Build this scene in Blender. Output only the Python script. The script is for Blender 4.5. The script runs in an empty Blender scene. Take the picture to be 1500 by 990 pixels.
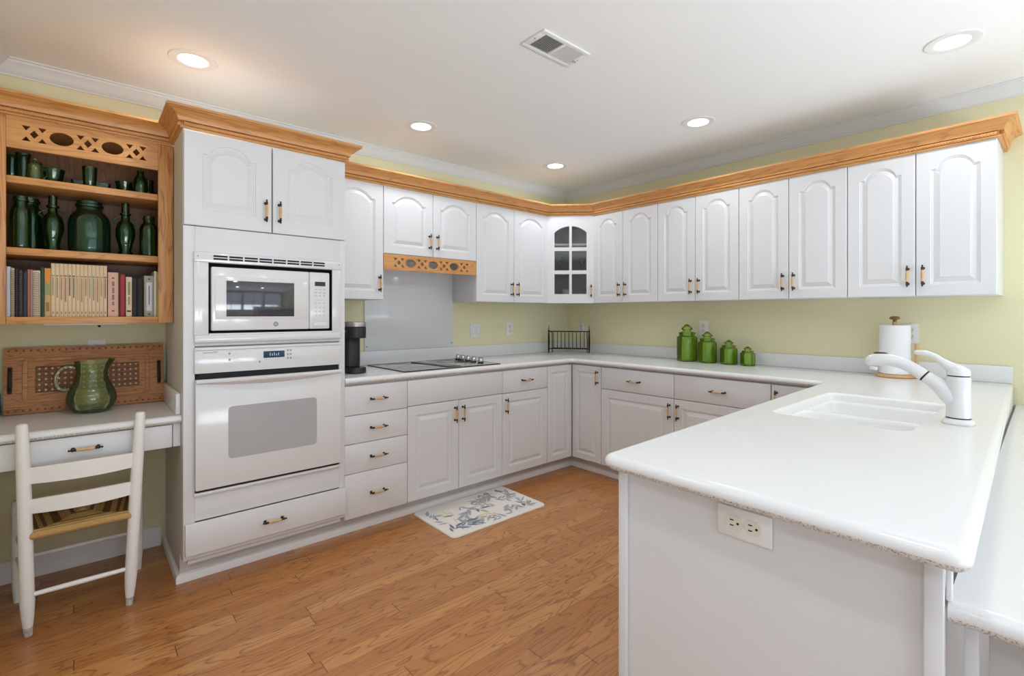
import bpy, bmesh, math, random
from mathutils import Vector, Matrix
random.seed(7)
SC = bpy.context.scene
COL = SC.collection
PI = math.pi
R = math.radians

# ------------------------------------------------------------------ camera, world, light
CAM_YAW = 48.73
cd = bpy.data.cameras.new('camera')
cam = bpy.data.objects.new('camera', cd); COL.objects.link(cam)
cam.location = (-3.657, -3.330, 1.278)
cam.rotation_euler = (R(90), 0, R(CAM_YAW - 90))
cd.sensor_width = 36.0
cd.lens = 715.44 / 1500 * 36
cd.shift_y = -(495 - 460.14) / 1500
cd.clip_start = 0.02
SC.camera = cam

SC.view_settings.view_transform = 'Standard'
try: SC.view_settings.look = 'None'
except Exception: pass
SC.view_settings.gamma = 1
SC.view_settings.use_curve_mapping = False
SC.view_settings.exposure = -0.06

W = bpy.data.worlds.new('world'); SC.world = W; W.use_nodes = True
bg = W.node_tree.nodes['Background']
bg.inputs[0].default_value = (0.62, 0.78, 1.0, 1); bg.inputs[1].default_value = 1.2

CEIL = 2.49
LAMP_POWER = 3.0            # each recessed ceiling lamp
SKY_POWER = 6              # daylight through each window
CEILING_FILL_POWER = 24           # added fill lamps outside the windows, tilted up to brighten the ceiling
LAMP_TINT = (0.945, 1.0, 1.06)
DAY_TINT = (0.925, 1.0, 1.075)

def area(name, loc, rot, sx, sy, power, color=(1, 1, 1), shape='RECTANGLE', spread=180):
    l = bpy.data.lights.new(name, 'AREA'); l.shape = shape; l.size = sx; l.size_y = sy
    l.energy = power; l.color = color; l.spread = R(spread)
    o = bpy.data.objects.new(name, l); COL.objects.link(o)
    o.location = loc; o.rotation_euler = rot
    return o
ROOM_X, ROOM_Y = -5.8, -5.7
for wx in (-3.75, -2.3, -0.85):
    area('window_daylight', (wx, ROOM_Y - 0.03, 1.2), (R(90), 0, 0), 1.3, 2.0, SKY_POWER, DAY_TINT)
    area('ceiling_fill', (wx, ROOM_Y - 0.35, 0.45), (R(138), 0, 0), 1.3, 0.8, CEILING_FILL_POWER, DAY_TINT, spread=110)
try:
    SC.cycles.diffuse_bounces = 6; SC.cycles.transmission_bounces = 12; SC.cycles.max_bounces = 14
    SC.cycles.sample_clamp_indirect = 6.0
    SC.cycles.caustics_reflective = False; SC.cycles.caustics_refractive = False
except Exception: pass

# ------------------------------------------------------------------ materials
def srgb(r, g, b):
    f = lambda c: ((c / 255 + 0.055) / 1.055) ** 2.4 if c > 10 else c / 255 / 12.92
    return (f(r), f(g), f(b), 1)

class NT:
    def __init__(s, name):
        s.m = bpy.data.materials.new(name); s.m.use_nodes = True
        s.t = s.m.node_tree; s.b = s.t.nodes['Principled BSDF']
    def n(s, typ, **kw):
        nd = s.t.nodes.new(typ)
        for k, v in kw.items(): setattr(nd, k, v)
        return nd
    def l(s, a, b): s.t.links.new(a, b)
    def set(s, **kw):
        for k, v in kw.items(): s.b.inputs[k.replace('_', ' ')].default_value = v
    def math(s, op, a, b=None):
        nd = s.n('ShaderNodeMath', operation=op)
        for i, v in enumerate((a, b)):
            if v is None: continue
            if isinstance(v, (int, float)): nd.inputs[i].default_value = v
            else: s.l(v, nd.inputs[i])
        return nd.outputs[0]
    def ramp(s, fac, stops):
        nd = s.n('ShaderNodeValToRGB'); e = nd.color_ramp.elements
        while len(e) < len(stops): e.new(0.5)
        for k, (p, c) in enumerate(stops): e[k].position = p; e[k].color = c
        s.l(fac, nd.inputs[0]); return nd.outputs[0]
    def mix(s, fac, a, b, mode='MIX'):
        nd = s.n('ShaderNodeMix', data_type='RGBA', blend_type=mode)
        for i, v in ((0, fac), (6, a), (7, b)):
            if isinstance(v, (int, float, tuple)): nd.inputs[i].default_value = v
            else: s.l(v, nd.inputs[i])
        return nd.outputs[2]

def plain(name, col, rough=0.5, metal=0.0, bump=0.0, bscale=200.0, var=0.0, coat=0.0):
    t = NT(name); t.set(Base_Color=col, Roughness=rough, Metallic=metal)
    if coat: t.set(Coat_Weight=coat, Coat_Roughness=0.08)
    tc = t.n('ShaderNodeTexCoord')
    nz = t.n('ShaderNodeTexNoise'); nz.inputs['Scale'].default_value = bscale
    t.l(tc.outputs['Object'], nz.inputs['Vector'])
    if var:
        d = tuple(c * (1 - var) for c in col[:3]) + (1,)
        t.l(t.ramp(nz.outputs['Fac'], [(0.35, d), (0.65, col)]), t.b.inputs['Base Color'])
    if bump:
        bp = t.n('ShaderNodeBump'); bp.inputs['Strength'].default_value = bump; bp.inputs['Distance'].default_value = 0.002
        t.l(nz.outputs['Fac'], bp.inputs['Height']); t.l(bp.outputs[0], t.b.inputs['Normal'])
    return t.m

def wood(name, base, dark, axis=0, scale=1.0, rough=0.4, strength=0.55):
    """oak: long contour-line grain running along one object axis"""
    t = NT(name); t.set(Roughness=rough)
    tc = t.n('ShaderNodeTexCoord'); mp = t.n('ShaderNodeMapping')
    s = [14.0 * scale] * 3; s[axis] = 1.6 * scale
    mp.inputs['Scale'].default_value = s
    t.l(tc.outputs['Object'], mp.inputs['Vector'])
    nz = t.n('ShaderNodeTexNoise'); nz.inputs['Scale'].default_value = 1.0; nz.inputs['Detail'].default_value = 2.0
    t.l(mp.outputs[0], nz.inputs['Vector'])
    fr = t.math('FRACT', t.math('MULTIPLY', nz.outputs['Fac'], 9.0))
    rings = t.ramp(fr, [(0.0, (1, 1, 1, 1)), (0.25, (0, 0, 0, 1)), (0.85, (0.05, 0.05, 0.05, 1)), (1.0, (1, 1, 1, 1))])
    mp2 = t.n('ShaderNodeMapping'); s2 = [160.0] * 3; s2[axis] = 5.0
    mp2.inputs['Scale'].default_value = s2; t.l(tc.outputs['Object'], mp2.inputs['Vector'])
    nf = t.n('ShaderNodeTexNoise'); nf.inputs['Scale'].default_value = 1.0; nf.inputs['Detail'].default_value = 3.0
    t.l(mp2.outputs[0], nf.inputs['Vector'])
    fine = t.ramp(nf.outputs['Fac'], [(0.35, (0, 0, 0, 1)), (0.7, (1, 1, 1, 1))])
    amt = t.math('ADD', t.math('MULTIPLY', rings, strength * 0.7), t.math('MULTIPLY', fine, strength * 0.45))
    t.l(t.mix(amt, base, dark), t.b.inputs['Base Color'])
    bp = t.n('ShaderNodeBump'); bp.inputs['Strength'].default_value = 0.08; bp.inputs['Distance'].default_value = 0.001
    t.l(amt, bp.inputs['Height']); t.l(bp.outputs[0], t.b.inputs['Normal'])
    return t.m

def floor_mat():
    t = NT('oak strip floor')
    tc = t.n('ShaderNodeTexCoord'); sp = t.n('ShaderNodeSeparateXYZ'); t.l(tc.outputs['Object'], sp.inputs[0])
    PW, PL = 0.0762, 1.15
    yy = t.math('DIVIDE', t.math('ADD', sp.outputs['Y'], 1.588 + PW * 200), PW)
    row = t.math('FLOOR', yy); fy = t.math('FRACT', yy)
    wn = t.n('ShaderNodeTexWhiteNoise', noise_dimensions='1D'); t.l(row, wn.inputs['W'])
    xx = t.math('DIVIDE', t.math('ADD', sp.outputs['X'], t.math('ADD', t.math('MULTIPLY', wn.outputs['Value'], 7.3), 40.0)), PL)
    colm = t.math('FLOOR', xx); fx = t.math('FRACT', xx)
    pid = t.math('ADD', t.math('MULTIPLY', row, 17.13), t.math('MULTIPLY', colm, 5.71))
    wn2 = t.n('ShaderNodeTexWhiteNoise', noise_dimensions='1D'); t.l(pid, wn2.inputs['W'])
    rnd = wn2.outputs['Value']
    # grain coordinates, shifted for every board
    cx = t.math('ADD', t.math('MULTIPLY', sp.outputs['X'], 1.9), t.math('MULTIPLY', rnd, 90.0))
    cy = t.math('ADD', t.math('MULTIPLY', sp.outputs['Y'], 10.0), t.math('MULTIPLY', rnd, 37.0))
    cb = t.n('ShaderNodeCombineXYZ'); t.l(cx, cb.inputs[0]); t.l(cy, cb.inputs[1])
    nz = t.n('ShaderNodeTexNoise'); nz.inputs['Scale'].default_value = 1.0; nz.inputs['Detail'].default_value = 2.5; nz.inputs['Roughness'].default_value = 0.45
    t.l(cb.outputs[0], nz.inputs['Vector'])
    fr = t.math('FRACT', t.math('MULTIPLY', nz.outputs['Fac'], 11.0))
    rings = t.ramp(fr, [(0.0, (1, 1, 1, 1)), (0.16, (0.25, 0.25, 0.25, 1)), (0.45, (0, 0, 0, 1)), (0.90, (0.1, 0.1, 0.1, 1)), (1.0, (1, 1, 1, 1))])
    mp = t.n('ShaderNodeMapping'); mp.inputs['Scale'].default_value = (5, 170, 1); t.l(tc.outputs['Object'], mp.inputs['Vector'])
    nf = t.n('ShaderNodeTexNoise'); nf.inputs['Scale'].default_value = 1.0; nf.inputs['Detail'].default_value = 3
    t.l(mp.outputs[0], nf.inputs['Vector'])
    fine = t.ramp(nf.outputs['Fac'], [(0.4, (0, 0, 0, 1)), (0.68, (1, 1, 1, 1))])
    base = t.ramp(rnd, [(0.0, srgb(178, 116, 60)), (0.5, srgb(188, 128, 70)), (1.0, srgb(200, 142, 82))])
    amt = t.math('ADD', t.math('MULTIPLY', rings, 0.62), t.math('MULTIPLY', fine, 0.22))
    c = t.mix(amt, base, srgb(122, 66, 34))
    # seams
    e1 = t.math('LESS_THAN', fy, 0.018); e2 = t.math('LESS_THAN', fx, 0.0024)
    seam = t.math('MULTIPLY', t.math('MAXIMUM', t.math('MULTIPLY', e1, 0.75), t.math('MULTIPLY', e2, 1.0)), 0.8)
    c = t.mix(seam, c, srgb(52, 28, 14))
    t.l(c, t.b.inputs['Base Color'])
    t.set(Roughness=0.32, Coat_Weight=0.25, Coat_Roughness=0.18)
    bp = t.n('ShaderNodeBump'); bp.inputs['Strength'].default_value = 0.12; bp.inputs['Distance'].default_value = 0.0015; bp.invert = True
    t.l(t.math('ADD', seam, t.math('MULTIPLY', amt, 0.2)), bp.inputs['Height']); t.l(bp.outputs[0], t.b.inputs['Normal'])
    return t.m

def speckle(name, base, spot, scale, lo, hi, rough):
    t = NT(name); t.set(Roughness=rough)
    tc = t.n('ShaderNodeTexCoord'); nz = t.n('ShaderNodeTexNoise'); nz.inputs['Scale'].default_value = scale; nz.inputs['Detail'].default_value = 4; nz.inputs['Roughness'].default_value = 0.7
    t.l(tc.outputs['Object'], nz.inputs['Vector'])
    t.l(t.ramp(nz.outputs['Fac'], [(lo, base), (hi, spot)]), t.b.inputs['Base Color'])
    return t.m

def glass(name, col, rough=0.03, ior=1.45, trans=1.0):
    t = NT(name); t.set(Base_Color=col, Roughness=rough, IOR=ior, Transmission_Weight=trans)
    tc = t.n('ShaderNodeTexCoord'); nz = t.n('ShaderNodeTexNoise'); nz.inputs['Scale'].default_value = 60
    t.l(tc.outputs['Object'], nz.inputs['Vector'])
    bp = t.n('ShaderNodeBump'); bp.inputs['Strength'].default_value = 0.12; bp.inputs['Distance'].default_value = 0.002
    t.l(nz.outputs['Fac'], bp.inputs['Height']); t.l(bp.outputs[0], t.b.inputs['Normal'])
    return t.m

def tint_glass(name, col, body, bmix, ior=1.45):
    """coloured glass wall: tinted see-through layer, deeper at the rim, with a clear-coat reflection"""
    t = NT(name)
    lw = t.n('ShaderNodeLayerWeight'); lw.inputs['Blend'].default_value = 0.25
    c2 = tuple(c ** 2.0 for c in col[:3]) + (1,)
    cc = t.mix(lw.outputs['Facing'], col, c2)
    tr = t.n('ShaderNodeBsdfTransparent'); t.l(cc, tr.inputs[0])
    df = t.n('ShaderNodeBsdfDiffuse'); df.inputs[0].default_value = body
    m1 = t.n('ShaderNodeMixShader'); m1.inputs[0].default_value = bmix
    t.l(tr.outputs[0], m1.inputs[1]); t.l(df.outputs[0], m1.inputs[2])
    gl = t.n('ShaderNodeBsdfGlossy'); gl.inputs['Roughness'].default_value = 0.06
    tc = t.n('ShaderNodeTexCoord'); nz = t.n('ShaderNodeTexNoise'); nz.inputs['Scale'].default_value = 45
    t.l(tc.outputs['Object'], nz.inputs['Vector'])
    bp = t.n('ShaderNodeBump'); bp.inputs['Strength'].default_value = 0.25; bp.inputs['Distance'].default_value = 0.003
    t.l(nz.outputs['Fac'], bp.inputs['Height']); t.l(bp.outputs[0], gl.inputs['Normal'])
    fr = t.n('ShaderNodeFresnel'); fr.inputs['IOR'].default_value = ior
    m2 = t.n('ShaderNodeMixShader'); t.l(fr.outputs[0], m2.inputs[0]); t.l(m1.outputs[0], m2.inputs[1]); t.l(gl.outputs[0], m2.inputs[2])
    t.l(m2.outputs[0], t.t.nodes['Material Output'].inputs[0])
    return t.m

def thin_glass(name, col=(0.9, 0.92, 0.92, 1), mixf=0.12):
    t = NT(name)
    tr = t.n('ShaderNodeBsdfTransparent'); tr.inputs[0].default_value = col
    gl = t.n('ShaderNodeBsdfGlossy'); gl.inputs['Roughness'].default_value = 0.03
    mx = t.n('ShaderNodeMixShader'); mx.inputs[0].default_value = mixf
    t.l(tr.outputs[0], mx.inputs[1]); t.l(gl.outputs[0], mx.inputs[2])
    t.l(mx.outputs[0], t.t.nodes['Material Output'].inputs[0])
    return t.m

def emit(name, col, s):
    t = NT(name); t.set(Base_Color=(0.8, 0.8, 0.8, 1), Emission_Color=col, Emission_Strength=s)
    return t.m

M = {}
M['ceiling'] = plain('ceiling paint', srgb(240, 239, 237), 0.95, bump=0.25, bscale=90)
M['yellow'] = plain('pale yellow wall paint', srgb(228, 222, 184), 0.85, bump=0.08, bscale=250)
M['cove'] = plain('white cove paint', srgb(224, 223, 221), 0.6)
M['neutral'] = plain('soft white wall paint', srgb(226, 226, 224), 0.85)
M['reflector'] = plain('pale carpet', srgb(214, 214, 213), 0.95, bump=0.4, bscale=300)
M['trim'] = plain('white trim paint', srgb(236, 235, 234), 0.5)
M['white'] = plain('white thermofoil', srgb(221, 221, 222), 0.38, var=0.01, bscale=6)
M['carcass'] = plain('white melamine', srgb(214, 213, 211), 0.5)
M['toe'] = plain('toe kick white', srgb(208, 206, 203), 0.55)
M['shade_gray'] = plain('warm gray laminate', srgb(196, 194, 190), 0.55)
M['counter'] = speckle('white solid surface', srgb(228, 228, 228), srgb(216, 216, 215), 420, 0.52, 0.72, 0.22)
M['nose'] = speckle('speckled counter edge', srgb(226, 224, 220), srgb(112, 106, 98), 260, 0.46, 0.66, 0.3)
M['sinkw'] = plain('sink white', srgb(238, 238, 237), 0.25)
M['floor'] = floor_mat()
OB, OD = srgb(214, 155, 92), srgb(150, 88, 42)
M['oak_x'] = wood('golden oak along x', OB, OD, 0)
M['oak_y'] = wood('golden oak along y', OB, OD, 1)
M['oak_z'] = wood('golden oak upright', OB, srgb(136, 74, 38), 2, 1.0, 0.4, 0.75)
M['oak_dark'] = wood('oak plywood inside', srgb(146, 98, 58), srgb(96, 58, 32), 2)
M['bronze'] = plain('dark bronze', srgb(62, 50, 42), 0.4, 0.7)
M['handlewood'] = wood('handle oak', srgb(220, 180, 130), srgb(172, 120, 74), 0, 6)
M['black'] = plain('black plastic', srgb(24, 24, 25), 0.45, bump=0.05, bscale=600)
M['blackgloss'] = plain('black gloss', srgb(18, 18, 20), 0.12)
M['slotblack'] = plain('dark slot', srgb(14, 14, 14), 0.7)
M['enamel'] = plain('white enamel', srgb(222, 222, 222), 0.14, coat=0.3)
M['ovenglass'] = plain('gray oven glass', srgb(176, 175, 176), 0.12, coat=0.4)
M['mwglass'] = plain('dark microwave glass', srgb(60, 60, 64), 0.06, coat=0.6)
M['display'] = plain('blue display', srgb(16, 52, 84), 0.1)
M['digits'] = emit('display digits', (0.2, 0.55, 0.8, 1), 0.3)
M['greyprint'] = plain('grey print', srgb(150, 150, 152), 0.5)
M['faintprint'] = plain('faint print', srgb(196, 196, 198), 0.5)
M['chrome'] = plain('chrome', srgb(210, 210, 212), 0.12, 1.0)
M['steel'] = plain('brushed silver', srgb(176, 172, 170), 0.3, 0.8)
M['cooktop'] = plain('cooktop glass with painted reflection', srgb(150, 149, 147), 0.13, coat=0.5)  # black glass; its gray reflection is put into the base colour
M['knobclear'] = glass('clear knob', (0.92, 0.9, 0.88, 1), 0.05)
M['green'] = tint_glass('bright green glass', (0.86, 0.955, 0.58, 1), (0.34, 0.60, 0.03, 1), 0.20)
M['greendark'] = tint_glass('dark green glass', (0.58, 0.82, 0.62, 1), (0.02, 0.10, 0.03, 1), 0.12, 1.6)
M['greenteal'] = tint_glass('teal green glass', (0.56, 0.82, 0.70, 1), (0.02, 0.12, 0.07, 1), 0.12, 1.6)
M['greensoft'] = tint_glass('soft green glass', (0.955, 0.98, 0.90, 1), (0.40, 0.56, 0.20, 1), 0.09)
M['clear'] = glass('clear glass', (0.93, 0.95, 0.94, 1), 0.03, 1.3)
M['pane'] = thin_glass('cabinet pane', (0.80, 0.81, 0.81, 1), 0.08)
M['paper'] = plain('paper towel', srgb(240, 240, 241), 0.95, bump=0.3, bscale=180)
M['maple'] = wood('pale wood', srgb(214, 172, 124), srgb(176, 128, 82), 2, 3)
M['walnut'] = wood('brown knob wood', srgb(140, 100, 56), srgb(90, 60, 30), 0, 6)
M['iron'] = plain('black iron', srgb(40, 34, 30), 0.55, 0.4)
M['plate'] = plain('outlet plate', srgb(233, 232, 230), 0.35)
M['outlet'] = plain('almond receptacle', srgb(226, 220, 206), 0.4)
M['lampring'] = plain('lamp trim', srgb(232, 231, 229), 0.5)
M['lampglow'] = emit('lamp diffuser', (1.0, 0.985, 0.96, 1), 9.0)
M['chairpaint'] = plain('white chair paint', srgb(238, 237, 234), 0.45, bump=0.06, bscale=70)
M['scuff'] = plain('scuffed chair foot', srgb(206, 200, 188), 0.7, var=0.3, bscale=90)
M['rubber'] = plain('dark foot glide', srgb(60, 48, 40), 0.8)
M['rush'] = plain('woven rush', srgb(206, 164, 100), 0.8, bump=0.8, bscale=420, var=0.35)
M['rushdark'] = plain('woven rush dark', srgb(132, 92, 48), 0.85, bump=0.8, bscale=420, var=0.35)
M['rustic'] = wood('rustic carved wood', srgb(196, 138, 92), srgb(126, 80, 50), 0, 2.2, 0.7, 0.8)
M['rusticdark'] = wood('dark distressed wood', srgb(140, 92, 60), srgb(74, 46, 30), 0, 3, 0.75, 0.8)
M['stud'] = plain('pewter stud', srgb(190, 172, 152), 0.35, 0.6)
M['matbase'] = plain('cream mat', srgb(232, 226, 218), 0.8, bump=0.2, bscale=300, var=0.03)
M['matblue'] = plain('slate blue leaf print', srgb(128, 138, 156), 0.8, var=0.3, bscale=40)
M['matgrey'] = plain('grey leaf print', srgb(172, 176, 182), 0.8, var=0.2, bscale=40)
M['matochre'] = plain('pale ochre print', srgb(222, 206, 170), 0.8)
M['bookcream'] = plain('cream spine', srgb(222, 204, 164), 0.75, var=0.05, bscale=40)
M['pages'] = plain('page edges', srgb(226, 216, 196), 0.9)

# ------------------------------------------------------------------ mesh builder
class MB:
    def __init__(s): s.v = []; s.f = []; s.mi = []
    def add(s, verts, faces, mi=0, T=None):
        o = len(s.v)
        for v in verts:
            v = Vector(v)
            s.v.append(T @ v if T is not None else v)
        for k, f in enumerate(faces):
            s.f.append([i + o for i in f]); s.mi.append(mi[k] if isinstance(mi, (list, tuple)) else mi)
        return s
    def bm(s, b, mi=0, T=None):
        b.verts.index_update()
        s.add([v.co.copy() for v in b.verts], [[v.index for v in f.verts] for f in b.faces], mi, T); b.free(); return s
    def box(s, x0, x1, y0, y1, z0, z1, bev=0.0, mi=0, T=None, seg=2):
        x0, x1 = sorted((x0, x1)); y0, y1 = sorted((y0, y1)); z0, z1 = sorted((z0, z1))
        if bev <= 0:
            v = [(x, y, z) for x in (x0, x1) for y in (y0, y1) for z in (z0, z1)]
            f = [(0, 1, 3, 2), (4, 6, 7, 5), (0, 4, 5, 1), (2, 3, 7, 6), (0, 2, 6, 4), (1, 5, 7, 3)]
            return s.add(v, f, mi, T)
        b = bmesh.new(); bmesh.ops.create_cube(b, size=1)
        for v in b.verts:
            v.co = Vector(((x0 + x1) / 2 + v.co.x * (x1 - x0), (y0 + y1) / 2 + v.co.y * (y1 - y0), (z0 + z1) / 2 + v.co.z * (z1 - z0)))
        bmesh.ops.bevel(b, geom=b.edges[:], offset=bev, segments=seg, affect='EDGES', profile=0.5)
        return s.bm(b, mi, T)
    def lathe(s, prof, n=32, c=(0, 0, 0), mi=0, T=None, p=2.0, rot=0.0, sx=1.0, sy=1.0):
        """prof: (r, z) pairs; r = 0 ends close; p > 2 squares the section"""
        vs, fs, rings = [], [], []
        for r, z in prof:
            if r <= 1e-6:
                rings.append([len(vs)]); vs.append((c[0], c[1], c[2] + z)); continue
            ring = []
            for k in range(n):
                a = 2 * PI * (k + 0.5) / n
                q = r / (abs(math.cos(a)) ** p + abs(math.sin(a)) ** p) ** (1 / p)
                x, y = q * math.cos(a) * sx, q * math.sin(a) * sy
                ring.append(len(vs))
                vs.append((c[0] + x * math.cos(rot) - y * math.sin(rot), c[1] + x * math.sin(rot) + y * math.cos(rot), c[2] + z))
            rings.append(ring)
        for a, b in zip(rings, rings[1:]):
            if len(a) == 1 and len(b) == 1: continue
            for k in range(n):
                k2 = (k + 1) % n
                if len(a) == 1: fs.append((a[0], b[k], b[k2]))
                elif len(b) == 1: fs.append((a[k], a[k2], b[0]))
                else: fs.append((a[k], a[k2], b[k2], b[k]))
        return s.add(vs, fs, mi, T)
    def tube(s, pts, rad, n=10, mi=0, T=None, closed=False):
        pts = [Vector(p) for p in pts]; N = len(pts)
        rad = rad if isinstance(rad, (list, tuple)) else [rad] * N
        vs, fs = [], []; prev = None
        for i in range(N):
            if closed: d = pts[(i + 1) % N] - pts[i - 1]
            else: d = pts[min(i + 1, N - 1)] - pts[max(i - 1, 0)]
            d.normalize()
            if prev is None: u = d.orthogonal().normalized()
            else: u = (prev - d * prev.dot(d)).normalized()
            prev = u; w = d.cross(u)
            for k in range(n):
                a = 2 * PI * k / n
                vs.append(pts[i] + (u * math.cos(a) + w * math.sin(a)) * rad[i])
        for i in range(N if closed else N - 1):
            j = (i + 1) % N
            for k in range(n):
                k2 = (k + 1) % n
                fs.append((i * n + k, i * n + k2, j * n + k2, j * n + k))
        if not closed:
            fs.append(tuple(range(n))[::-1]); fs.append(tuple((N - 1) * n + k for k in range(n)))
        return s.add(vs, fs, mi, T)
    def sphere(s, c, r, mi=0, n=16, sx=1, sy=1, sz=1, T=None):
        prof = [(r * math.sin(PI * k / 10), -r * sz * math.cos(PI * k / 10)) for k in range(11)]
        prof[0] = (0, -r * sz); prof[-1] = (0, r * sz)
        return s.lathe(prof, n, c, mi, T, sx=sx, sy=sy)
    def plate(s, outer, holes, t, mi=0, T=None):
        """outline with holes in local x-z, thickness t along +y"""
        b = bmesh.new(); es = []
        for loop in [outer] + holes:
            vv = [b.verts.new((x, 0, z)) for x, z in loop]
            es += [b.edges.new((vv[i], vv[(i + 1) % len(vv)])) for i in range(len(vv))]
        bmesh.ops.triangle_fill(b, use_beauty=True, use_dissolve=False, edges=es)
        r = bmesh.ops.extrude_face_region(b, geom=b.faces[:])
        for e in r['geom']:
            if isinstance(e, bmesh.types.BMVert): e.co.y += t
        bmesh.ops.recalc_face_normals(b, faces=b.faces[:])
        return s.bm(b, mi, T)
    def mesh(s, name, mats, sharp=32, recalc=True):
        me = bpy.data.meshes.new(name)
        me.from_pydata([tuple(v) for v in s.v], [], s.f)
        for m in mats: me.materials.append(m)
        me.polygons.foreach_set('material_index', s.mi)
        if recalc:
            b = bmesh.new(); b.from_mesh(me); bmesh.ops.recalc_face_normals(b, faces=b.faces[:]); b.to_mesh(me); b.free()
        me.shade_smooth()
        me.set_sharp_from_angle(angle=R(sharp))
        me.update(); return me

def mats_of(m): return [M[k] for k in (m if isinstance(m, (list, tuple)) else [m])]

def part(name, mb, mats, parent, loc=(0, 0, 0), rot=(0, 0, 0), label=None, sharp=32, recalc=True):
    me = mb if isinstance(mb, bpy.types.Mesh) else mb.mesh(name, mats_of(mats), sharp, recalc)
    o = bpy.data.objects.new(name, me); COL.objects.link(o)
    o.parent = parent; o.location = loc; o.rotation_euler = rot
    if label: o['label'] = label
    return o

def tag(o, label, cat, group=None):
    o['label'] = label; o['category'] = cat
    if group: o['group'] = group
    return o

def thing(name, label, cat, loc=(0, 0, 0), rz=0, group=None):
    o = bpy.data.objects.new(name, None); COL.objects.link(o); o.empty_display_size = 0.05
    o.location = loc; o.rotation_euler = (0, 0, rz)
    return tag(o, label, cat, group)

def solo(name, mb, mats, label, cat, loc=(0, 0, 0), rz=0, group=None, sharp=32):
    me = mb if isinstance(mb, bpy.types.Mesh) else mb.mesh(name, mats_of(mats), sharp)
    o = bpy.data.objects.new(name, me); COL.objects.link(o)
    o.location = loc; o.rotation_euler = (0, 0, rz)
    return tag(o, label, cat, group)

def struct(name, mb, mats, sharp=32):
    o = bpy.data.objects.new(name, mb.mesh(name, mats_of(mats), sharp)); COL.objects.link(o)
    o['kind'] = 'structure'; return o

def copy_thing(root, loc=None, rz=None):
    c = root.copy(); COL.objects.link(c)
    if loc is not None: c.location = loc
    if rz is not None: c.rotation_euler = (0, 0, rz)
    for ch in list(root.children):
        d = ch.copy(); COL.objects.link(d); d.parent = c
        for g in list(ch.children):
            e = g.copy(); COL.objects.link(e); e.parent = d
    return c

def text_bm(txt, size, ext=0.0004):
    cu = bpy.data.curves.new('lettering', 'FONT'); cu.body = txt; cu.size = size; cu.extrude = ext
    cu.align_x = 'CENTER'; cu.align_y = 'CENTER'
    o = bpy.data.objects.new('lettering', cu); COL.objects.link(o)
    dg = bpy.context.evaluated_depsgraph_get()
    me = bpy.data.meshes.new_from_object(o.evaluated_get(dg))
    b = bmesh.new(); b.from_mesh(me)
    bpy.data.objects.remove(o); bpy.data.curves.remove(cu); bpy.data.meshes.remove(me)
    return b

FACE_Y = Matrix.Rotation(R(90), 4, 'X')          # flat xy lettering -> upright, facing -y

def offset_poly(P, offs):
    """move every edge i (P[i]->P[i+1]) inward by offs[i]; P counter-clockwise"""
    n = len(P); out = []
    for i in range(n):
        a, b, c = Vector(P[i - 1]), Vector(P[i]), Vector(P[(i + 1) % n])
        d1 = (b - a).normalized(); d2 = (c - b).normalized()
        n1 = Vector((-d1.y, d1.x)); n2 = Vector((-d2.y, d2.x)); o1, o2 = offs[i - 1], offs[i]
        den = d1.x * d2.y - d1.y * d2.x
        if abs(den) < 1e-5: out.append(tuple(b + n1 * o1)); continue
        p1 = a + n1 * o1; p2 = b + n2 * o2
        t = ((p2.x - p1.x) * d2.y - (p2.y - p1.y) * d2.x) / den
        out.append(tuple(p1 + d1 * t))
    return out

def fillet(P, rad, flags, seg=6):
    """round the corners; returns points and the flag of the edge that starts at each point"""
    n = len(P); out, fl = [], []
    for i in range(n):
        a, b, c = Vector(P[i - 1]), Vector(P[i]), Vector(P[(i + 1) % n]); r = rad[i]
        if r <= 0: out.append(tuple(b)); fl.append(flags[i]); continue
        d1 = (a - b).normalized(); d2 = (c - b).normalized()
        ang = math.acos(max(-1, min(1, d1.dot(d2)))); tl = r / math.tan(ang / 2)
        ctr = b + (d1 + d2).normalized() * (r / math.sin(ang / 2))
        s0 = b + d1 * tl - ctr; s1 = b + d2 * tl - ctr
        a0 = math.atan2(s0.y, s0.x); da = math.atan2(s1.y, s1.x) - a0
        while da > PI: da -= 2 * PI
        while da < -PI: da += 2 * PI
        for k in range(seg + 1):
            q = a0 + da * k / seg
            out.append((ctr.x + r * math.cos(q), ctr.y + r * math.sin(q)))
            fl.append(1 if k < seg else flags[i])
    return out, fl

def slab(mb, P, flags, z0, z1, holes=(), nose_mi=1):
    """counter slab with a bull-nosed edge where flags = 1"""
    r = (z1 - z0) / 2; K = 6; rings = []
    for k in range(2 * K + 1):
        a = PI / 2 - PI * k / (2 * K)
        d = r * (1 - math.cos(a)); z = (z0 + z1) / 2 + r * math.sin(a)
        rings.append([(x, y, z) for x, y in offset_poly(P, [d * f for f in flags])])
    n = len(P); vs = [v for rg in rings for v in rg]; fs, mi = [], []
    for k in range(2 * K):
        for i in range(n):
            j = (i + 1) % n
            fs.append((k * n + i, k * n + j, (k + 1) * n + j, (k + 1) * n + i))
            mi.append(nose_mi if (flags[i] and K + 1 <= k < 2 * K) else 0)
    mb.add(vs, fs, mi)
    for rg, z in ((rings[0], z1), (rings[-1], z0)):
        b = bmesh.new(); es = []
        for loop in [[(x, y) for x, y, _ in rg]] + [list(h) for h in holes]:
            vv = [b.verts.new((x, y, z)) for x, y in loop]
            es += [b.edges.new((vv[i], vv[(i + 1) % len(vv)])) for i in range(len(vv))]
        bmesh.ops.triangle_fill(b, use_beauty=True, use_dissolve=False, edges=es)
        mb.bm(b)
    return mb

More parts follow.
